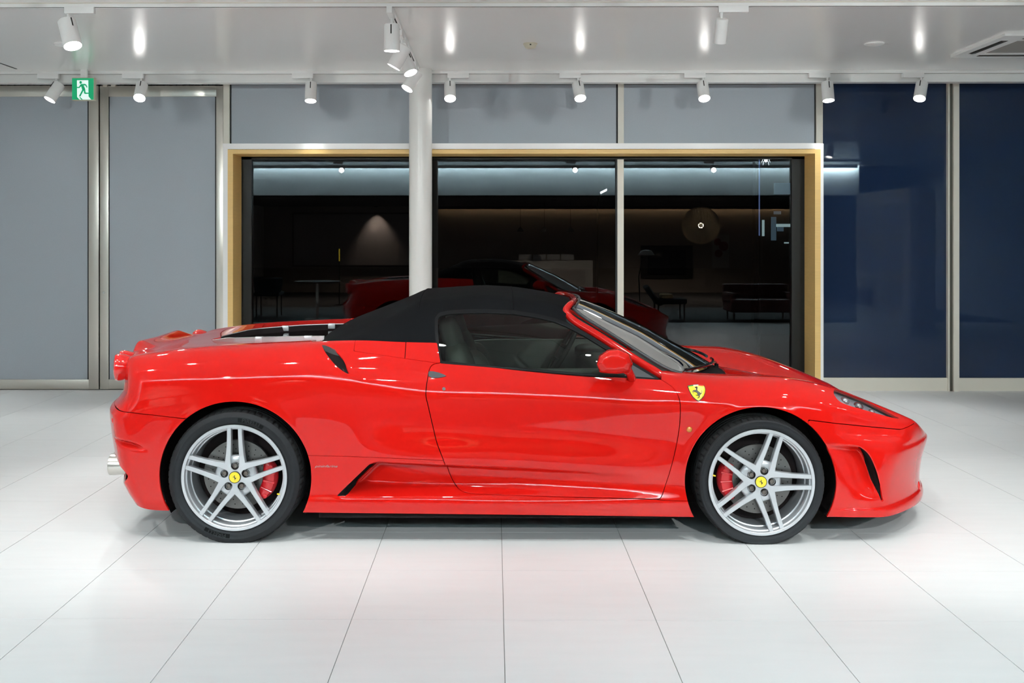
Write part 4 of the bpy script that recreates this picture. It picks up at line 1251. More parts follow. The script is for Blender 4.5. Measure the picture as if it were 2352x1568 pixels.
def wheel(cx, cz, R, width, face, near, rot, cal, letters):
    """one road wheel; face = distance of the tyre's outer side from the centre line"""
    sg = 1 if near else -1
    w = thing('wheel', (cx, CY - sg * face, cz))
    w.parent = car; w.location = Vector((cx, CY - sg * face, cz)) - Vector(car.location)
    def P(u, v, h): return (cx + u, CY - sg * (face + h), cz + v)      # h points outward
    def rp(r, t, h, a): return P(r * math.cos(a) - t * math.sin(a), r * math.sin(a) + t * math.cos(a), h)
    def ring(prof, n=96, groove=None):
        V = []; F = []; k = len(prof)
        for i in range(n):
            a = 2 * math.pi * i / n
            for q, (h, r) in enumerate(prof):
                if groove: r = groove(i, q, r)
                z = r * math.sin(a)
                V.append(P(r * math.cos(a), max(z, -cz + .0005), h))
        for i in range(n):
            j = (i + 1) % n
            for q in range(k - 1): F.append((i * k + q, i * k + q + 1, j * k + q + 1, j * k + q))
        return V, F
    # tyre: side wall with ribs, tread with grooves
    side = [(-.012, .2595), (-.003, .264), (.001, .270), (.005, .276), (.007, .285), (.007, .2965), (.0085, .2985), (.0085, .3025), (.006, .305), (.001, R - .016), (-.004, R - .0105)]
    side = [(h, r * 1.0 if r < .3 else min(r, R - .011)) for h, r in side]
    V, F = ring(side, 120)
    ty = MB().add(V, F).build('tyre', 'rubber', w, angle=60)
    tr = [(-.004, R - .0105), (-.010, R - .0065), (-.020, R - .003), (-.034, R - .001), (-.052, R), (-.056, R), (-.0565, R - .007), (-.0635, R - .007), (-.064, R)]
    hh = -.064
    while hh > -width + .075:
        tr += [(hh - .030, R), (hh - .0305, R - .007), (hh - .0375, R - .007), (hh - .038, R)]; hh -= .038
    tr += [(-width + .03, R - .001), (-width + .012, R - .005), (-width, R - .012), (-width + .004, .285), (-width + .012, .262)]
    def gr(i, q, r): return r - (.0055 if (i % 5 == 0 and 1 <= q <= 4) else 0)
    V, F = ring(tr, 300, gr)
    MB().add(V, F).build('tread', 'tread', ty, angle=40)
    if letters:
        tv, tf = text_mesh(letters, .026, .0006)
        for base in (math.radians(73), math.radians(253)):
            VV = []
            for x, y, z in tv:
                a = base - x * 1.15 / .286; r = .287 + y
                VV.append(P(r * math.cos(a), r * math.sin(a), .0074 + z))
            mesh_obj('lettering', VV, tf, 'letters', ty, False)
            lo = MB()
            V = []; F = []
            for i in range(13):
                a = base + (i - 6) / 12 * .062 * 2 / .286 * 1.05
                for r in (.2765, .2965): V.append(P(r * math.cos(a), r * math.sin(a), .0071))
            for i in range(12): F.append((2 * i, 2 * i + 1, 2 * i + 3, 2 * i + 2))
            mesh_obj('lettering_band', V, F, 'letterband', ty, False)
    # rim barrel and lip
    rim = [(-.008, .2615), (.001, .2625), (.003, .261), (.003, .2485), (.0015, .247), (-.014, .2435), (-.016, .2385), (-.020, .2365), (-.060, .2335), (-.062, .228), (-.11, .222), (-width + .03, .224), (-width + .01, .245)]
    V, F = ring(rim, 96)
    rm = MB().add(V, F).build('rim', 'alloy', w, angle=25)
    # five double spokes: half outlines, (r, t, boundary?)
    def face_h(r): return -.016 + .014 * min(1, (r / .25)) ** 1.6
    lug = [(.056 + .0185 * math.cos(a), .0185 * math.sin(a)) for a in np.linspace(math.radians(75), math.pi, 8)]
    half = [(.250, .0372), (.250, .0165), (.21, .0168), (.16, .0180), (.118, .0196), (.100, .0204), (.080, .0206), (.0665, .0196)] + lug[0:] + [(0.0, 0.0), (.0705, .0512), (.0745, .0506), (.082, .0492), (.094, .0475), (.12, .0438), (.16, .0402), (.21, .0379)]
    nl = len(lug)
    shared = {0, 7 + nl, 8 + nl}          # edges (k -> k+1) that touch the neighbour piece: rim end, t=0 line, crotch line
    m = len(half)
    def norm_edge(k):
        (a, b), (d, e) = half[k], half[(k + 1) % m]
        l = math.hypot(d - a, e - b) or 1e-9
        return ((e - b) / l, -(d - a) / l)
    area = sum(half[k][0] * half[(k + 1) % m][1] - half[(k + 1) % m][0] * half[k][1] for k in range(m))
    osg = 1 if area > 0 else -1
    CH = .0022
    ins = []
    for k in range(m):
        p_, n_ = (k - 1) % m, k
        fl = [e for e in (p_, n_) if e not in shared]
        nx = sum(norm_edge(e)[0] for e in fl); ny = sum(norm_edge(e)[1] for e in fl)
        if len(fl) == 1:
            e2 = p_ if n_ in fl else n_
            a, b = half[e2], half[(e2 + 1) % m]
            d = ((b[0] - a[0]), (b[1] - a[1])); l = math.hypot(*d); d = (d[0] / l, d[1] / l)
            n1 = norm_edge(fl[0]); dn = d[0] * n1[0] + d[1] * n1[1]
            kx = (CH / dn if abs(dn) > .2 else 0)
            ins.append((half[k][0] - osg * d[0] * kx, half[k][1] - osg * d[1] * kx))
        elif len(fl) == 2:
            l = math.hypot(nx, ny) or 1
            cs = max(.5, l / 2)
            ins.append((half[k][0] - osg * nx / l * CH / cs, half[k][1] - osg * ny / l * CH / cs))
        else: ins.append(half[k])
    for k5 in range(5):
        a = rot + k5 * 2 * math.pi / 5
        V = []; F = []
        for sy in (1, -1):
            b0 = len(V)
            for (r, t) in ins: V.append(rp(r, sy * t, face_h(math.hypot(r, t)), a))
            for (r, t) in half: V.append(rp(r, sy * t, face_h(math.hypot(r, t)) - .0032, a))
            for (r, t) in half: V.append(rp(r, sy * t, face_h(math.hypot(r, t)) - .034, a))
            # split the face into strips so that it follows the curve: fan by tessellation
            F.append([b0 + i for i in range(m)])
            for e in range(m):
                if e in shared: continue
                f_ = (e + 1) % m
                F.append([b0 + e, b0 + f_, b0 + m + f_, b0 + m + e])
                F.append([b0 + m + e, b0 + m + f_, b0 + 2 * m + f_, b0 + 2 * m + e])
        sp = MB().add(V, F).build('spoke', 'alloy', rm, angle=20)
        # sunk web between the two bars
        V = []; F = []
        for (r, d) in ((.050, .013), (.075, .014), (.092, .0165), (.101, .021), (.105, .030), (.105, .042)):
            for t in (-.0235, -.012, 0, .012, .0235): V.append(rp(r, t, face_h(r) - d - .02 * (t / .0235) ** 2 * .15, a))
        for i in range(5):
            for j in range(4): F.append((i * 5 + j, i * 5 + j + 1, (i + 1) * 5 + j + 1, (i + 1) * 5 + j))
        MB().add(V, F).build('spoke_web', 'alloy', rm, angle=50)
        # wheel bolt in its well
        V = []; F = []; q = 20
        pr = [(.0183, -.014), (.0175, -.018), (.0175, -.030), (.0115, -.030)]
        for i in range(q):
            b = 2 * math.pi * i / q
            for rr_, h in pr: V.append(rp(.056 + rr_ * math.cos(b), rr_ * math.sin(b), h, a))
        for i in range(q):
            for j in range(3): F.append((i * 4 + j, i * 4 + j + 1, ((i + 1) % q) * 4 + j + 1, ((i + 1) % q) * 4 + j))
        MB().add(V, F).build('bolt_well', 'dark_metal', rm, angle=30)
        V = []; F = []
        pr = [(.0118, -.032), (.0118, -.018), (.0106, -.0165), (.0082, -.0165), (.0078, -.021), (.0, -.021)]
        for i in range(q):
            b = 2 * math.pi * i / q
            for rr_, h in pr: V.append(rp(.056 + rr_ * math.cos(b), rr_ * math.sin(b), h, a))
        for i in range(q):
            for j in range(5): F.append((i * 6 + j, i * 6 + j + 1, ((i + 1) % q) * 6 + j + 1, ((i + 1) % q) * 6 + j))
        MB().add(V, F).build('wheel_bolt', 'bolt', rm, angle=30)
    V, F = ring([(-.016, .0295), (-.0105, .0295), (-.0095, .0282), (-.0095, .026)], 40)
    MB().add(V, F).build('cap_ring', 'badge_black', rm)
    V, F = ring([(-.0098, .0272), (-.0088, .024), (-.0080, .015), (-.0078, .0)], 40)
    MB().add(V, F).build('centre_cap', 'yellow', rm)
    ha = math.radians(-8 if rot > .5 else 25)
    mesh_obj('cap_emblem', [P(.0135 * (x * math.cos(ha) - y * math.sin(ha)), .0135 * (x * math.sin(ha) + y * math.cos(ha)), -.0070) for x, y in HORSE], [list(range(len(HORSE)))], 'badge_black', rm, False)
    # brake
    V, F = ring([(-.085, .060), (-.072, .060), (-.071, .075), (-.078, .080), (-.078, .172), (-.100, .172)], 64)
    bd = MB().add(V, F).build('brake_disc', 'disc', w, angle=30)
    hol = MB()
    for i in range(24):
        for (r, o) in ((.105, 0), (.128, .08), (.150, .16)):
            a = 2 * math.pi * i / 24 + o
            x0, z0 = r * math.cos(a), r * math.sin(a)
            n0 = len(hol.V); ps = [P(x0 + .0033 * math.cos(b), z0 + .0033 * math.sin(b), -.0775) for b in np.linspace(0, 2 * math.pi, 7)[:-1]]
            hol.add(ps, [list(range(6))])
    ho = hol.build('drilled_holes', 'black', bd, False)
    ho['kind'] = 'stuff'
    V, F = ring([(-.085, .20), (-.12, .20), (-.12, .03)], 48)
    V2, F2 = ring([(-.16, .221), (-.16, .02)], 48)
    MB().add(V, []).add(V2, F2).build('wheel_backing', 'liner', w)
    V = []; F = []; na = 14
    c0, c1 = cal
    for i in range(na + 1):
        a = c0 + (c1 - c0) * i / na
        e = abs(2 * i / na - 1)
        ro = .198 - .022 * e ** 3; ri = .128 + .012 * e ** 4
        for r, h in ((ri, -.070), (ri + .012, -.056), (.5 * (ri + ro), -.050), (ro - .012, -.054), (ro, -.070), (ro, -.115), (ri, -.115)):
            V.append(P(r * math.cos(a), r * math.sin(a), h))
    for i in range(na):
        for j in range(7): F.append((i * 7 + j, i * 7 + (j + 1) % 7, (i + 1) * 7 + (j + 1) % 7, (i + 1) * 7 + j))
    F.append(list(range(6, -1, -1))); F.append([na * 7 + j for j in range(7)])
    ca = MB().add(V, F).build('brake_caliper', 'caliper', w, angle=40)
    for e in (.28, .5, .72):          # ribs across the caliper
        a = c0 + (c1 - c0) * e
        q_ = MB().tube([P(.135 * math.cos(a), .135 * math.sin(a), -.052), P(.192 * math.cos(a), .192 * math.sin(a), -.052)], .0055, 8)
        q_.build('caliper_rib', 'caliper', ca)
    for e in (.12, .88):
        a = c0 + (c1 - c0) * e
        p0 = P(.175 * math.cos(a), .175 * math.sin(a), -.06); p1 = P(.175 * math.cos(a), .175 * math.sin(a), -.046)
        MB().cyl(p0, p1, .011, .010, 16).build('caliper_bolt', 'caliper', ca)
    va = c1 + .02 if sg > 0 else c0
    va = (c0 + c1) / 2 - .18
    MB().cyl(P(.236 * math.cos(va), .236 * math.sin(va), -.02), P(.226 * math.cos(va), .226 * math.sin(va), -.012), .0045, .0035, 10).build('valve_cap', 'yellow', rm)
    return w
rad = math.radians
wheel(XR, .322, .335, .285, .950, True, rad(90), (rad(-44), rad(22)), 'PIRELLI')
wheel(XF, .303, .318, .225, .947, True, rad(72), (rad(150), rad(216)), None)
wheel(XR, .322, .335, .285, .950, False, rad(80), (rad(-44), rad(22)), None)
wheel(XF, .303, .318, .225, .947, False, rad(60), (rad(150), rad(216)), None)

# wheel housings and floor pan
for (ax, az, ar) in (AR, AF):
    for sg in (1, -1):
        V = []; F = []; n = 40
        for i in range(n + 1):
            a = math.radians(-30) + math.radians(240) * i / n
            for s_, r in ((.885, ar + .006), (.87, ar + .014), (.58, ar + .014), (.56, ar - .02), (.56, .05)):
                V.append(W3(ax + r * math.cos(a), sg * s_, max(az + r * math.sin(a), .125)))
        for i in range(n):
            for j in range(4): F.append((i * 5 + j, i * 5 + j + 1, (i + 1) * 5 + j + 1, (i + 1) * 5 + j))
        MB().add(V, F).build('wheel_housing', 'liner', car, angle=50)
MB().box(-.88, .92, CY - .87, CY + .87, .105, .17).box(-1.85, 2.1, CY - .55, CY + .55, .108, .19).build('floor_pan', 'liner', car, False)

# ================================================================== lamps, badges, small parts
# head lamps: bowl behind the clear lens
hb = lens.moved(lens.V - grad(body_f, lens.V) * .020)
for mir in (False, True):
    o = patch_obj('headlight', hb, body_f, 'lamp_bowl', car, 0, mirrored=mir)
    for k, (f_, r) in enumerate(((.20, .026), (.42, .028), (.64, .020))):
        pa = HLP[1] * (1 - f_) + HLP[7] * f_; pb = HLP[13] * (1 - f_) + HLP[8] * f_
        q = .5 * (pa + pb); nn = grad(body_f, q[None])[0]; nn /= np.linalg.norm(nn)
        sgm = -1 if mir else 1
        q = q - nn * .030
        bm = bmesh.new(); bmesh.ops.create_uvsphere(bm, u_segments=20, v_segments=12, radius=r)
        for v in bm.verts: v.co += W3(q[0], sgm * q[1], q[2])
        bm_obj('projector', bm, 'lamp_white' if k != 1 else 'chrome', o)
# tail lamps
for sg in (1, -1):
    for (s_, x_, r_) in ((.715, -1.958, .070), (.52, -2.005, .066)):
        ctr = Vector((x_, CY - sg * s_, .838))
        prof = [(.10, r_ * .55), (.07, r_ * .8), (.035, r_ * .97), (.02, r_), (.008, r_), (-.004, r_ * .93), (-.010, r_ * .7), (-.012, 0.001)]
        t = MB().lathe(prof, ctr, 'x', 40)
        yaw = sg * .28
        t.map(lambda v, c_=ctr, y_=yaw: c_ + Matrix.Rotation(y_, 3, 'Z') @ (v - c_))
        tl = t.build('tail_light', 'redlens', car, angle=40)
# exhaust tips
for sg in (1, -1):
    for s_, x0 in ((.655, -2.005), (.53, -2.025)):
        ctr = Vector((x0, CY - sg * s_, .322))
        MB().lathe([(.28, .047), (.05, .052), (.01, .056), (.0, .0555), (-.002, .052), (.02, .049), (.2, .045), (.2, .001)], ctr, 'x', 36).build('exhaust_pipe', 'steel', car, angle=40)
MB().box(-1.79, -1.70, CY - .86, CY + .86, .20, .43).build('exhaust_recess', 'liner', car, False)

def skin(pts, off=.002, thick=.004):
    """polygon seen on the near flank, laid on the body skin"""
    P = np.array([on_body(px, py, .9) for px, py in pts])
    n = grad(body_f, P).mean(0); n /= np.linalg.norm(n)
    return P + n * off, P - n * thick, n
def skin_part(name, pts, m, parent, off=.002, thick=.004, sharp=True):
    A, B, n = skin(pts, off, thick)
    k = len(A)
    V = [W3(*q) for q in A] + [W3(*q) for q in B]
    F = [list(range(k)), list(range(2 * k - 1, k - 1, -1))] + [(i, (i + 1) % k, k + (i + 1) % k, k + i) for i in range(k)]
    return MB().add(V, F).build(name, m, parent, smooth=False)
zoomp = lambda X, Y: (1560 + X / 26.14, 870 + Y / 26.14)
SH = [zoomp(*q) for q in [(500, 430), (760, 372), (1010, 335), (1260, 360), (1480, 378), (1545, 480), (1590, 640), (1570, 830), (1490, 1050), (1340, 1230), (1160, 1362), (990, 1265), (820, 1105), (680, 905), (580, 700), (525, 540)]]
ctr_ = np.mean(SH, 0)
bd_ = skin_part('shield_badge', SH, 'badge_black', car, .0030)
skin_part('badge_field', [tuple(ctr_ + (np.array(q) - ctr_) * .93) for q in SH], 'yellow', bd_, .0038)
skin_part('horse_emblem', [zoomp(1060 + x * 400, 790 - y * 400) for x, y in HORSE], 'badge_black', bd_, .0046)
M['stripe_g'] = mat('stripe_green', (.0, .25, .05), .4); M['stripe_w'] = mat('stripe_white', (.8, .8, .8), .4); M['stripe_r'] = mat('stripe_red', (.7, .02, .02), .4)
for (a_, b_, mm) in ((.03, .35, 'stripe_g'), (.35, .66, 'stripe_w'), (.66, .97, 'stripe_r')):
    q = lambda t, d: zoomp(500 + 980 * t, np.interp(t, [0, .5, 1], [430, 345, 385]) + 14 + d)
    skin_part('badge_stripe', [q(a_, 0), q(b_, 0), q(b_, 55), q(a_, 55)], mm, bd_, .0043)
dh = skin_part('door_handle', [(984, 855), (987, 852.5), (995, 853), (1008, 856), (1020, 860.5), (1025, 863.5), (1018, 866), (1005, 868), (992, 867.5), (984.5, 864)], 'trimgrey', car, .0035)
lk = np.array(on_body(1019.5, 893, .9)); ln_ = grad(body_f, lk[None])[0]; ln_ /= np.linalg.norm(ln_)
a_ = W3(*(lk - ln_ * .004)); b_ = W3(*(lk + ln_ * .004))
MB().cyl(a_, b_, .0095, .0085, 20).build('door_lock', 'chrome', car)
mk = np.array(on_body(1583.5, 986, .9)); mn = grad(body_f, mk[None])[0]; mn /= np.linalg.norm(mn)
ctr = W3(*mk)
o_n = Vector((mn[0], -mn[1], mn[2]))
bm = bmesh.new(); bmesh.ops.create_uvsphere(bm, u_segments=20, v_segments=10, radius=.0145)
for v in bm.verts:
    d = v.co.dot(o_n); v.co = ctr + v.co - o_n * (d * .45)
bm_obj('side_marker', bm, 'amber', car)
for (px, py, m_, rr_) in ((2111, 1116, 'redlens', .028), (258, 966, 'redlens', .014)):
    mk = np.array(on_body(px, py, .5)); mn = grad(body_f, mk[None])[0]; mn /= np.linalg.norm(mn)
    for sg in (1, -1):
        ctr = W3(mk[0], sg * mk[1], mk[2]); o_n = Vector((mn[0], -sg * mn[1], mn[2]))
        bm = bmesh.new(); bmesh.ops.create_uvsphere(bm, u_segments=20, v_segments=10, radius=rr_)
        for v in bm.verts:
            d = v.co.dot(o_n); v.co = ctr + v.co - o_n * (d * .7)
        bm_obj('reflector', bm, m_, car)
# script badge on the lower quarter
tv, tf = text_mesh('pininfarina', .021, .0006, .35)
wd_ = max(v[0] for v in tv) - min(v[0] for v in tv)
sc_ = .113 / wd_
VV = []
for x, y, z in tv:
    q = np.array(on_body(749 + x * sc_ * 463, 1070.5 - y * .8 * 463, .93)); VV.append(W3(q[0], q[1] + .0012 + z, q[2]))
mesh_obj('script_badge', VV, tf, 'script', car, False)
# shoulder intake mesh
for sg in (1, -1):
    L = LEAFC; sW = [float(Wt(np.array([x]), np.array([z]))[0]) for x, z in L]
    base = min(sW) - .012
    m_ = MB()
    V = [W3(x, sg * (base - .01), z) for x, z in L]
    ib = mesh_obj('intake_backing', V, [list(range(len(V)))], 'liner', car, False)
    x0, x1 = L[:, 0].min(), L[:, 0].max(); z0, z1 = L[:, 1].min(), L[:, 1].max()
    g = MB(); st = .0085
    for sl_ in (1, -1):
        for k in np.arange(-.3, .3, st):
            tx = np.linspace(x0, x1, 60); tz = (z0 + z1) / 2 + sl_ * 1.6 * (tx - (x0 + x1) / 2) + k
            okk = sdf_poly(L, tx, tz) < .004
            seg = list(zip(tx[okk], tz[okk]))
            if len(seg) > 1:
                (xa, za), (xb, zb2) = seg[0], seg[-1]
                g.tube([W3(xa, sg * base, za), W3(xb, sg * base, zb2)], .0014, 4, False)
    gm = g.build('intake_mesh', 'mesh', ib, False); gm['kind'] = 'stuff'

# door mirrors
def door_mirror(sg):
    def pt(px, py, s): X, Z = at(px, py, CY - s); return Vector((X, CY - sg * s, Z))
    A = [  # outline rings from the outer end to the inner end: (s, [(px,py)...])
        (1.075, [(1384, 834), (1390, 824), (1404, 817), (1420, 817), (1434, 824), (1438, 834), (1432, 843), (1412, 846), (1394, 845)]),
        (1.055, [(1375, 836), (1381, 820), (1400, 808), (1420, 806), (1440, 815), (1447, 833), (1440, 849), (1412, 853), (1383, 851)]),
        (1.01, [(1373, 836), (1378, 818), (1399, 804.5), (1420, 803), (1443, 813), (1450, 834), (1445, 852), (1414, 856), (1380, 853)]),
        (.93, [(1376, 836), (1381, 819), (1400, 806), (1420, 805), (1441, 814), (1448, 834), (1444, 852), (1414, 856), (1384, 854)]),
        (.90, [(1386, 836), (1390, 824), (1403, 813), (1420, 812), (1436, 819), (1441, 834), (1438, 847), (1414, 850), (1394, 849)]),
    ]
    V = []; F = []; k = 9
    for s, ring in A: V += [pt(1411 + (px - 1411) * 1.10, 829.5 + (py - 829.5) * 1.10, .985 + (s - .985) * 1.12) for px, py in ring]
    for i in range(len(A) - 1):
        for j in range(k): F.append((i * k + j, i * k + (j + 1) % k, (i + 1) * k + (j + 1) % k, (i + 1) * k + j))
    F.append(list(range(k))); F.append([(len(A) - 1) * k + j for j in range(k)][::-1])
    o = MB().add(V, F).build('door_mirror', 'paint', car, angle=180)
    ca_ = o.data.attributes.new('crease_edge', 'FLOAT', 'EDGE')
    ca_.data.foreach_set('value', [.48] * len(o.data.edges))
    sm = o.modifiers.new('round', 'SUBSURF'); sm.levels = 3; sm.render_levels = 3
    st = MB().tube([pt(1436, 845, .97), pt(1444, 853, .93), pt(1449, 861, .88), pt(1450, 868, .835)], [.026, .021, .020, .024], 16).build('mirror_stalk', 'paint', o, angle=80)
    G = [pt(1378, 836, 1.04), pt(1385, 819, 1.03), pt(1385, 819, .95), pt(1378, 836, .93), pt(1384, 850, .95), pt(1384, 850, 1.03)]
    mesh_obj('mirror_glass', [g - Vector((.006, 0, 0)) for g in G], [list(range(6))], 'chrome', o, False)
door_mirror(1); door_mirror(-1)

# engine cover: silver frame with struts round smoked glass
engp = engp.keep(lambda x, s, z: x + .93)
ring_f = lambda x, s, z: np.maximum.reduce([s - np.interp(x, [-1.66, -1.6, -1.45, -1.2, -.9], [.02, .18, .31, .39, .42]), -1.655 - x])
lower = lambda p, d: p.moved(p.V - np.array([0, 0, d]))
gls = lower(engp, .014)
eg = patch_obj('engine_cover_glass', gls.join(gls.mirror()), body_f, 'engineglass', car, .004)
def top_z(x, s):
    lo_, hi_ = .75, 1.05
    for _ in range(40):
        mid = .5 * (lo_ + hi_)
        if body_f(np.array([x]), np.array([s]), np.array([mid]))[0] < 0: lo_ = mid
        else: hi_ = mid
    return lo_
ENW = lambda x: float(np.interp(x, [-1.66, -1.6, -1.45, -1.2, -.9], [.02, .18, .31, .39, .42]))
for sg in (1, -1):
    V = []; F = []; VI = []; xs_ = np.linspace(-1.63, -.93, 36)
    for x in xs_:
        w_ = ENW(x); z_ = top_z(x, w_); h_ = .021 * min(1.0, (x + 1.66) / .16)
        for ds, dz in ((.004, -.012), (.004, h_), (-.010, h_ + .002), (-.012, h_ - .004)): V.append(W3(x, sg * (w_ + ds), z_ + dz))
        VI += [W3(x, sg * (w_ - .0125), z_ + h_ - .002), W3(x, sg * (w_ - .016), z_ - .016)]
    for i_ in range(35):
        for k_ in range(3): F.append((4 * i_ + k_, 4 * i_ + k_ + 1, 4 * i_ + 5 + k_, 4 * i_ + 4 + k_))
    F.append((0, 1, 2, 3)); F.append(tuple(4 * 35 + q for q in range(4)))
    mesh_obj('rail_lining', VI, [(2 * q, 2 * q + 1, 2 * q + 3, 2 * q + 2) for q in range(35)], 'liner', eg)
    MB().add(V, F).build('engine_cover_rail', 'greyframe', eg, angle=40)
    for x in (-1.30, -1.02):
        w_ = ENW(x); z_ = top_z(x, w_)
        MB().box(x - .022, x + .022, CY - sg * (w_ - .004) - .014, CY - sg * (w_ - .004) + .014, z_ - .008, z_ + .0245, .004).build('frame_bracket', 'greyframe', eg)
MB().box(-1.45, -.95, CY - .30, CY + .30, .70, .80, .02).box(-1.35, -1.0, CY - .24, CY + .24, .80, .86, .03).build('engine_block', 'dark_metal', eg)
for sg in (1, -1):
    MB().box(-1.4, -1.0, CY + sg * .17 - .06, CY + sg * .17 + .06, .855, .885, .015).build('cam_cover', 'caliper', eg)

# ================================================================== cabin
def superq(cx, cs, cz, rx, rs, rz, e=.55, tilt=0.0, n=20):
    V = []; F = []
    pw = lambda v: math.copysign(abs(v) ** e, v)
    for i in range(n + 1):
        a = -math.pi / 2 + math.pi * i / n
        for j in range(2 * n):
            b = 2 * math.pi * j / (2 * n)
            x, y, z = rx * pw(math.cos(a)) * pw(math.cos(b)), rs * pw(math.cos(a)) * pw(math.sin(b)), rz * pw(math.sin(a))
            x, z = x * math.cos(tilt) - z * math.sin(tilt), x * math.sin(tilt) + z * math.cos(tilt)
            V.append(W3(cx + x, cs + y, cz + z))
    for i in range(n):
        for j in range(2 * n):
            F.append((i * 2 * n + j, i * 2 * n + (j + 1) % (2 * n), (i + 1) * 2 * n + (j + 1) % (2 * n), (i + 1) * 2 * n + j))
    return V, F
for sg in (1, -1):
    V, F = superq(-.14, sg * .36, .66, .075, .245, .30, .6, .30)
    bk = MB().add(V, F).build('seat', 'leather', car, angle=180)
    V, F = superq(-.235, sg * .36, .965, .055, .150, .105, .6, .30)
    MB().add(V, F).build('headrest', 'leather', bk, angle=180)
    V, F = superq(.16, sg * .36, .40, .28, .25, .09, .6, -.12)
    MB().add(V, F).build('seat_cushion', 'leather', bk, angle=180)
    for q in (1, -1):
        V, F = superq(-.09, sg * .36 + q * .235, .60, .11, .045, .24, .7, .30)
        MB().add(V, F).build('seat_bolster', 'leather', bk, angle=180)
V, F = superq(.80, 0, .70, .30, .74, .10, .45, -.10)
MB().add(V, F).build('dashboard', 'dash', car, angle=180)
V, F = superq(.62, -.36, .80, .12, .17, .045, .6)
MB().add(V, F).build('instrument_hood', 'dash', car, angle=180)
for sg in (1, -1):
    V, F = superq(.28, sg * .765, .60, .55, .035, .24, .35)
    MB().add(V, F).build('door_card', 'leather', car, angle=180)
sw = MB(); cst = Vector((.42, CY + .36, .80)); axd = Vector((-.87, 0, .5)).normalized()
up_ = Vector((.5, 0, .87)); rt_ = Vector((0, 1, 0))
ringp = [cst + (rt_ * math.cos(t) + up_ * math.sin(t)) * .175 for t in np.linspace(0, 2 * math.pi, 41)]
sw.tube(ringp, .015, 10, False)
for t in (math.radians(0), math.radians(180), math.radians(270)): sw.tube([cst, cst + (rt_ * math.cos(t) + up_ * math.sin(t)) * .17], .014, 8)
sw.cyl(cst - axd * .02, cst + axd * .03, .055, .05, 24)
sw.build('steering_wheel', 'dash', car, angle=50)
MB().box(-.33, -.28, CY - .72, CY + .72, .17, .93).build('bulkhead', 'dash', car, False)
MB().box(-.28, 1.05, CY - .12, CY + .12, .17, .52, .03).build('centre_tunnel', 'dash', car)
# ================================================================== lounge behind the viewer (seen mirrored in the glass)
M['cove'] = mat('cove_tube', (1, 1, 1), .4, emit=(.66, .91, 1.0), estr=900.0)
M['bulk'] = mat('bulkhead_white', (.75, .76, .76), .6)
M['loungedark'] = mat('lounge_ceiling', (.05, .045, .04), .8)
M['counter'] = mat('counter_white', (.55, .53, .50), .5)
M['screenwhite'] = mat('monitor_back', (.6, .6, .6), .4)
M['brownleather'] = mat('brown_leather', (.12, .03, .02), .45)
M['darkcloth'] = mat('charcoal_cloth', (.03, .035, .04), .9)
M['walnut'] = mat('walnut', (.10, .05, .025), .45)
M['shade'] = mat('string_shade', (.6, .5, .34), .8)
M['picture_red'] = mat('print_red', (.35, .03, .02), .5)
M['board'] = mat('pale_board', (.42, .38, .36), .6)
M['tan'] = mat('tan_cushion', (.55, .35, .16), .8)

bk = MB().box(XL, 7.96, -2.15, -2.05, 2.46, ZC + .1).build('wall_bulkhead', 'bulk', None, False); tag(bk, kind='structure')
MB().box(XL, XRT, YBK, -2.15, 2.42, 2.46).build('ceiling_lounge', 'loungedark', None, False)['kind'] = 'structure'
t = thing('cove_light', (0.4, -1.98, ZC), 'long cool white light tube along the top of the bulkhead', 'light tube')
MB().box(-6.0, 7.9, -2.012, -1.992, ZC - .04, ZC - .012).build('tube', 'cove', t, False)
MB().box(-6.0, 7.9, -1.972, -1.96, ZC - .055, ZC).build('cover', 'bulk', t, False)

# reception counter with four monitors
t = thing('reception_counter', (1.3, -5.7, 0), 'pale reception counter with two recessed fronts', 'counter')
MB().box(.1, 2.5, -6.3, -5.7, 0, .95, .01).build('body', 'counter', t)
for x in (.35, 1.45): MB().box(x, x + .85, -5.70, -5.685, .10, .72).build('front_panel', 'board', t, False)
for k in range(4):
    x = .62 + .36 * k
    t = thing('monitor', (x + .16, -5.85, .95), 'flat pale monitor standing on the reception counter', 'monitor', 'monitors on the counter')
    MB().box(x, x + .33, -5.87, -5.84, .97, 1.11, .004).build('screen', 'screenwhite', t)
    MB().box(x + .13, x + .20, -5.90, -5.82, .95, .972).build('stand', 'screenwhite', t, False)
# display board with a wall washer
t = thing('display_board', (-4.0, YBK, 1.5), 'wide pale display board on the lounge wall', 'board')
MB().box(-5.64, -2.3, YBK + .03, YBK + .06, .77, 2.2).build('board', 'board', t, False)
MB().box(-5.70, -2.24, YBK + .005, YBK + .03, .72, 2.25).build('edge', 'walnut', t, False)
t = thing('wall_washer', (-3.3, YBK + .35, 2.42), 'small warm downlight washing the display board', 'downlight')
MB().lathe([(0, .06), (-.03, .06), (-.03, .05), (-.01, .045), (-.01, .001)], (-3.3, YBK + .35, 2.42), 'z', 24).build('can', 'slot', t)
ld = bpy.data.lights.new('glow', 'SPOT'); ld.energy = 210; ld.spot_size = math.radians(75); ld.spot_blend = .8; ld.color = (1, .82, .68); ld.shadow_soft_size = .03
lo = bpy.data.objects.new('glow', ld); COL.objects.link(lo); lo.parent = t; lo.location = (0, 0, -.04); lo.rotation_euler = (math.radians(-16), 0, 0)
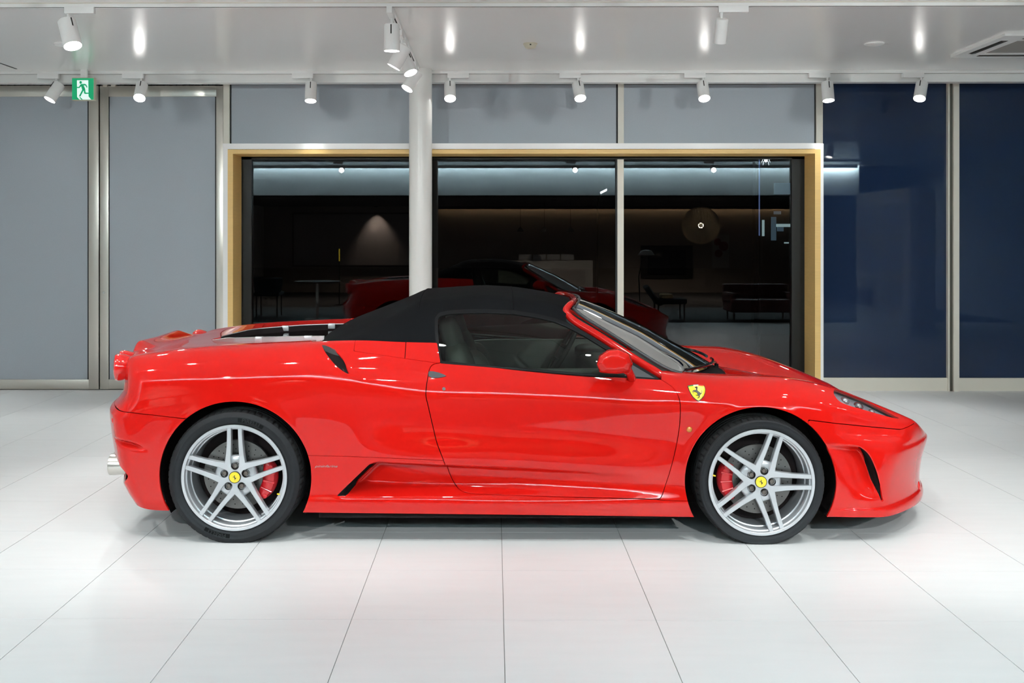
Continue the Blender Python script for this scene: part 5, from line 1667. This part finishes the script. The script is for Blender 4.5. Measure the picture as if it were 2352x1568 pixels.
for (x, y) in ((-4.8, -4.2), (-1.6, -4.4), (1.4, -3.6), (4.2, -5.6), (6.2, -4.2)):  # added fill lamps, unseen themselves, to lift the lounge in the mirrored view
    t = thing('lounge_fill_light', (x, y, 2.42), 'added warm fill downlight set in the dark lounge ceiling', 'downlight', 'added fill downlights in the lounge ceiling')
    MB().lathe([(0, .06), (-.012, .06), (-.012, .05), (-.004, .045), (-.004, .001)], (x, y, 2.42), 'z', 24).build('can', 'slot', t)
    ld = bpy.data.lights.new('glow', 'SPOT'); ld.energy = 640; ld.spot_size = math.radians(140); ld.spot_blend = .9; ld.color = (1, .86, .72); ld.shadow_soft_size = .04
    lo = bpy.data.objects.new('glow', ld); COL.objects.link(lo); lo.parent = t; lo.location = (0, 0, -.03)
t = thing('cornice_light', (1.0, YBK + .12, 2.40), 'warm light strip hidden along the top of the lounge wall', 'light strip')
M['warmstrip'] = mat('warm_strip', (1, .9, .7), .4, emit=(1.0, .74, .45), estr=22.0)
MB().box(-1.6, 8.8, YBK + .10, YBK + .13, 2.375, 2.40).build('strip', 'warmstrip', t, False)
MB().box(-1.6, 8.8, YBK + .14, YBK + .16, 2.34, 2.42).build('cover', 'loungedark', t, False)
# string globe pendant
cg = Vector((4.84, -3.7, 1.82)); R_ = .44
t = thing('globe_pendant', (4.84, -3.7, 2.42), 'large round string globe pendant lamp with a small bulb', 'lamp')
g = MB()
for k in range(26):
    a = math.pi * k / 26
    nrm = Vector((math.cos(a), math.sin(a), .35 * math.sin(3 * a))).normalized(); b1 = nrm.orthogonal().normalized(); b2 = nrm.cross(b1)
    g.tube([cg + (b1 * math.cos(u) + b2 * math.sin(u)) * R_ for u in np.linspace(0, 2 * math.pi, 41)], .006, 5, False)
for h in np.linspace(-.42, .42, 25):
    rr = math.sqrt(R_ ** 2 - h * h); g.tube([cg + Vector((rr * math.cos(u), rr * math.sin(u), h)) for u in np.linspace(0, 2 * math.pi, 41)], .005, 5, False)
o = g.build('string_shade', 'shade', t); o['kind'] = 'stuff'
MB().tube([(4.84, -3.7, 2.42), (4.84, -3.7, 1.9)], .006, 8).build('cord', 'slot', t)
bm = bmesh.new(); bmesh.ops.create_uvsphere(bm, u_segments=16, v_segments=10, radius=.05)
for v in bm.verts: v.co += cg
bm_obj('bulb', bm, 'dimglow', t)
ld = bpy.data.lights.new('glow', 'POINT'); ld.energy = 22; ld.color = (1, .85, .65); ld.shadow_soft_size = .06
lo = bpy.data.objects.new('glow', ld); COL.objects.link(lo); lo.parent = t; lo.location = cg - Vector((4.84, -3.7, 2.42))
# three small pendants
for px in (1195, 1250, 1310):
    x = ((px - PPX) / FPX - YAW) * 25.0
    t = thing('small_pendant', (x, -4.7, 2.42), 'small dark pendant lamp hanging over the counter', 'lamp', 'pendants over the counter')
    MB().tube([(x, -4.7, 2.42), (x, -4.7, 1.76)], .005, 6).build('cord', 'slot', t)
    MB().lathe([(.10, .012), (.06, .05), (0, .085), (-.02, .08), (-.02, .001)], (x, -4.7, 1.70), 'z', 24).build('shade', 'slot', t)
# television, picture
t = thing('television', (4.75, YBK + .05, 1.0), 'black wall television in a dark surround', 'television')
MB().box(4.3, 5.35, YBK + .04, YBK + .08, .52, 1.18, .006).build('screen', 'gloss_black', t)
MB().box(4.1, 5.55, YBK + .005, YBK + .04, .40, 1.32).build('surround', 'loungedark', t, False)
t = thing('wall_picture', (6.3, YBK + .03, 1.15), 'framed print with dark red shapes on the lounge wall', 'picture')
MB().box(6.08, 6.60, YBK + .005, YBK + .03, .66, 1.66).build('frame', 'board', t, False)
MB().box(6.11, 6.57, YBK + .03, YBK + .034, .70, 1.62).build('print', 'counter', t, False)
for (a, b, r) in ((6.25, 1.42, .10), (6.42, 1.30, .13), (6.28, 1.10, .11)):
    MB().cyl((a, YBK + .034, b), (a, YBK + .038, b), r, r, 24).build('print_shape', 'picture_red', t)
# sofa, lounge chair, floor lamp, cafe table, tub chair
t = thing('sofa', (4.9, 1.3, 0), 'low brown leather sofa on thin legs', 'sofa')
MB().box(4.3, 5.5, 1.0, 1.65, .16, .40, .04).build('seat', 'brownleather', t)
MB().box(4.3, 5.5, .92, 1.08, .30, .66, .04).build('backrest', 'brownleather', t)
for x in (4.3, 5.4): MB().box(x, x + .1, 1.0, 1.65, .3, .52, .03).build('armrest', 'brownleather', t)
for x in (4.38, 5.42):
    for y in (1.05, 1.58): MB().cyl((x, y, 0), (x, y, .17), .014, .02, 12).build('leg', 'walnut', t)
t = thing('lounge_chair', (3.1, 1.2, 0), 'reclined dark lounge chair with a tan cushion', 'chair')
MB().tube([(2.82, 1.2, .62), (3.02, 1.2, .34), (3.10, 1.2, .30)], .05, 10).map(lambda v: Vector((v.x, 1.2 + (v.y - 1.2) * 5, v.z))).build('backrest', 'darkcloth', t)
MB().box(3.02, 3.55, .95, 1.45, .30, .40, .03).build('seat', 'darkcloth', t)
MB().box(3.1, 3.3, 1.0, 1.4, .40, .48, .03).build('cushion', 'tan', t)
for x in (3.02, 3.5):
    for y in (.98, 1.42): MB().cyl((x, y, 0), (x, y, .31), .012, .016, 10).build('leg', 'walnut', t)
t = thing('floor_lamp', (2.75, 1.0, 0), 'tall floor lamp with a pale dome shade', 'lamp')
MB().cyl((2.75, 1.0, 0), (2.75, 1.0, .02), .13, .13, 30).build('base', 'slot', t)
MB().tube([(2.75, 1.0, .02), (2.72, 1.0, .8), (2.80, 1.0, 1.22)], .010, 8).build('pole', 'slot', t)
MB().lathe([(.10, .02), (.08, .10), (.0, .16), (-.004, .155), (.07, .09), (.09, .001)], (2.86, 1.0, 1.20), 'z', 28).build('shade', 'board', t)
t = thing('cafe_table', (-3.3, 1.3, 0), 'small round cafe table on a steel post', 'table')
MB().cyl((-3.3, 1.3, .69), (-3.3, 1.3, .72), .42, .42, 40).build('top', 'walnut', t)
MB().cyl((-3.3, 1.3, .02), (-3.3, 1.3, .69), .03, .03, 16).build('post', 'steel', t)
MB().cyl((-3.3, 1.3, 0), (-3.3, 1.3, .02), .24, .23, 32).build('foot', 'steel', t)
t = thing('tub_chair', (-4.4, .4, 0), 'dark upholstered tub chair on slim legs', 'chair')
MB().box(-4.65, -4.15, .15, .65, .40, .48, .03).build('seat', 'darkcloth', t)
MB().lathe([(0, .27), (.30, .31), (.32, .29), (.02, .25)], (-4.4, .4, .44), 'z', 30, math.radians(20), math.radians(240)).build('backrest', 'darkcloth', t)
for x in (-4.6, -4.2):
    for y in (.2, .6): MB().cyl((x, y, 0), (x, y, .41), .012, .016, 10).build('leg', 'walnut', t)
t = thing('yellow_tube_light', (-4.15, -3.0, 1.0), 'slim yellow glowing tube standing in the dark lounge', 'lamp')
M['yglow'] = mat('yellow_tube', (1, .8, .1), .4, emit=(1, .72, .05), estr=2.2)
xx = ((780 - PPX) / FPX - YAW) * 23.3
t.location = (xx, -3.0, 0); ROOT[t] = np.array((xx, -3.0, 0))
MB().cyl((xx, -3.0, 1.0), (xx, -3.0, 1.28), .014, .014, 12).build('tube', 'yglow', t)
MB().cyl((xx, -3.0, .02), (xx, -3.0, 1.0), .012, .012, 12).cyl((xx, -3.0, 0), (xx, -3.0, .02), .1, .1, 24).build('stand', 'slot', t)
# white shelf wall on the right, mirrored in the blue glass
t = thing('shelf_unit', (6.6, 3.3, 0), 'tall white shelf unit with books against the side wall', 'shelf')
MB().box(6.40, 6.80, 2.2, 4.5, 0, 2.3, .005).build('carcass', 'bulk', t)
for z0, z1 in ((.35, .85), (.95, 1.45), (1.55, 2.05)):
    MB().box(6.39, 6.42, 2.4, 3.2, z0, z1).build('niche', 'board', t, False)
    MB().box(6.39, 6.42, 3.35, 4.2, z0, z1).build('niche', 'board', t, False)
for k in range(7):
    tag(MB().box(6.30, 6.388, 2.5 + .07 * k, 2.555 + .07 * k, .372, .66).build('book', ['darkcloth', 'counter', 'brownleather', 'board'][k % 4], None, False), ['charcoal book', 'white book', 'brown book', 'pale book'][k % 4] + ' standing in the lowest niche of the white shelf', 'book', 'books in the shelf')
MB().box(6.29, 6.42, 2.4, 3.2, .345, .370).build('ledge', 'bulk', t, False)

# ================================================================== night outside
gr = MB().box(-30, 40, YW + .3, 60, -.3, -.2).build('floor_outside', mat('night_asphalt', (.02, .02, .022), .8), None, False); tag(gr, kind='structure')
M['streetglow'] = mat('street_lamp_glow', (1, 1, 1), .4, emit=(.9, .97, 1), estr=6.0)
M['bluestrip'] = mat('blue_light_strip', (.3, .5, 1), .4, emit=(.30, .42, .85), estr=.6)
M['shopglow'] = mat('shop_window_glow', (.5, .7, .8), .4, emit=(.25, .42, .55), estr=.35)
M['shopwhite'] = mat('lit_sign', (.8, .9, .9), .4, emit=(.7, .95, .95), estr=.9)
def out_pt(px, py, Y): return at(px, py, Y)
Yo = 22.0
x, z = out_pt(1384, 441, Yo)
t = thing('street_lamp', (x - .1, Yo, -.2), 'street lamp with a glowing head outside the window', 'street lamp')
MB().tube([(x - .12, Yo, -.2), (x - .10, Yo, z - .25), (x - .06, Yo, z - .06), (x - .02, Yo, z)], .022, 8).build('pole', 'bronze', t)
MB().box(x - .05, x + .09, Yo - .06, Yo + .06, z - .02, z + .03, .01).map(lambda v: Vector((v.x, v.y, v.z + (v.x - x) * .5))).build('head', 'streetglow', t)
x, z0 = out_pt(1744, 541, 15.0); z1 = out_pt(1744, 352, 15.0)[1]
t = thing('light_pole', (x, 15.0, -.2), 'thin pole with a bluish light strip outside the window', 'pole')
MB().cyl((x, 15.0, z0), (x, 15.0, z1), .010, .010, 8).build('strip', 'bluestrip', t)
MB().cyl((x, 15.02, -.2), (x, 15.02, z1 + .2), .02, .02, 8).build('pole', 'slot', t)
Ys = 18.0
t = thing('shop_front', (at(1800, 540, Ys)[0], Ys, -.2), 'small lit shop front across the street outside the window', 'shop')
def sh(name, px0, px1, py0, py1, m, dy=0.0, d=.03):
    x0, z1 = at(px0, py0, Ys + dy); x1, z0 = at(px1, py1, Ys + dy); MB().box(x0, x1, Ys + dy, Ys + dy + d, z0, z1).build(name, m, t, False)
sh('facade', 1735, 1850, 370, 640, 'slot', .10, .2)
sh('window', 1779, 1850, 420, 446, 'shopglow')
sh('window', 1772, 1783, 498, 552, 'shopglow')
sh('window', 1778, 1794, 485, 492, 'shopglow')
sh('window', 1784, 1850, 514, 521, 'shopwhite')
sh('window', 1786, 1800, 521, 531, 'shopglow')
sh('sign', 1751, 1756, 505, 542, 'shopwhite')
sh('sign', 1802, 1812, 556, 559, 'shopwhite')
x0, z0 = at(1735, 640, Ys); x1, _ = at(1850, 640, Ys)
MB().box(x0, x1, Ys + .1, Ys + .3, -.2, z0).build('base_wall', 'slot', t, False)
YS = YW + .013
x, z = at(1760, 367, YW)
t = thing('spider_ornament', (x, YS, z), 'small pale blue glowing spider ornament outside the window', 'ornament')
g = MB(); g.lathe([(.02, .001), (.014, .012), (0, .016), (-.016, .012), (-.024, .001)], (x, YS, z), 'z', 12); g.build('body', 'streetglow', t)
for k in range(8):
    a = math.radians(25 + (k % 4) * 42 - 70) if k < 4 else math.radians(180 - (25 + (k % 4) * 42 - 70))
    p1 = Vector((x + .030 * math.cos(a), YS, z + .030 * math.sin(a) + .008)); p2 = Vector((x + .042 * math.cos(a), YS, z + .042 * math.sin(a) - .022))
    MB().tube([(x, YS, z), p1, p2], .002, 5).build('leg', 'streetglow', t)
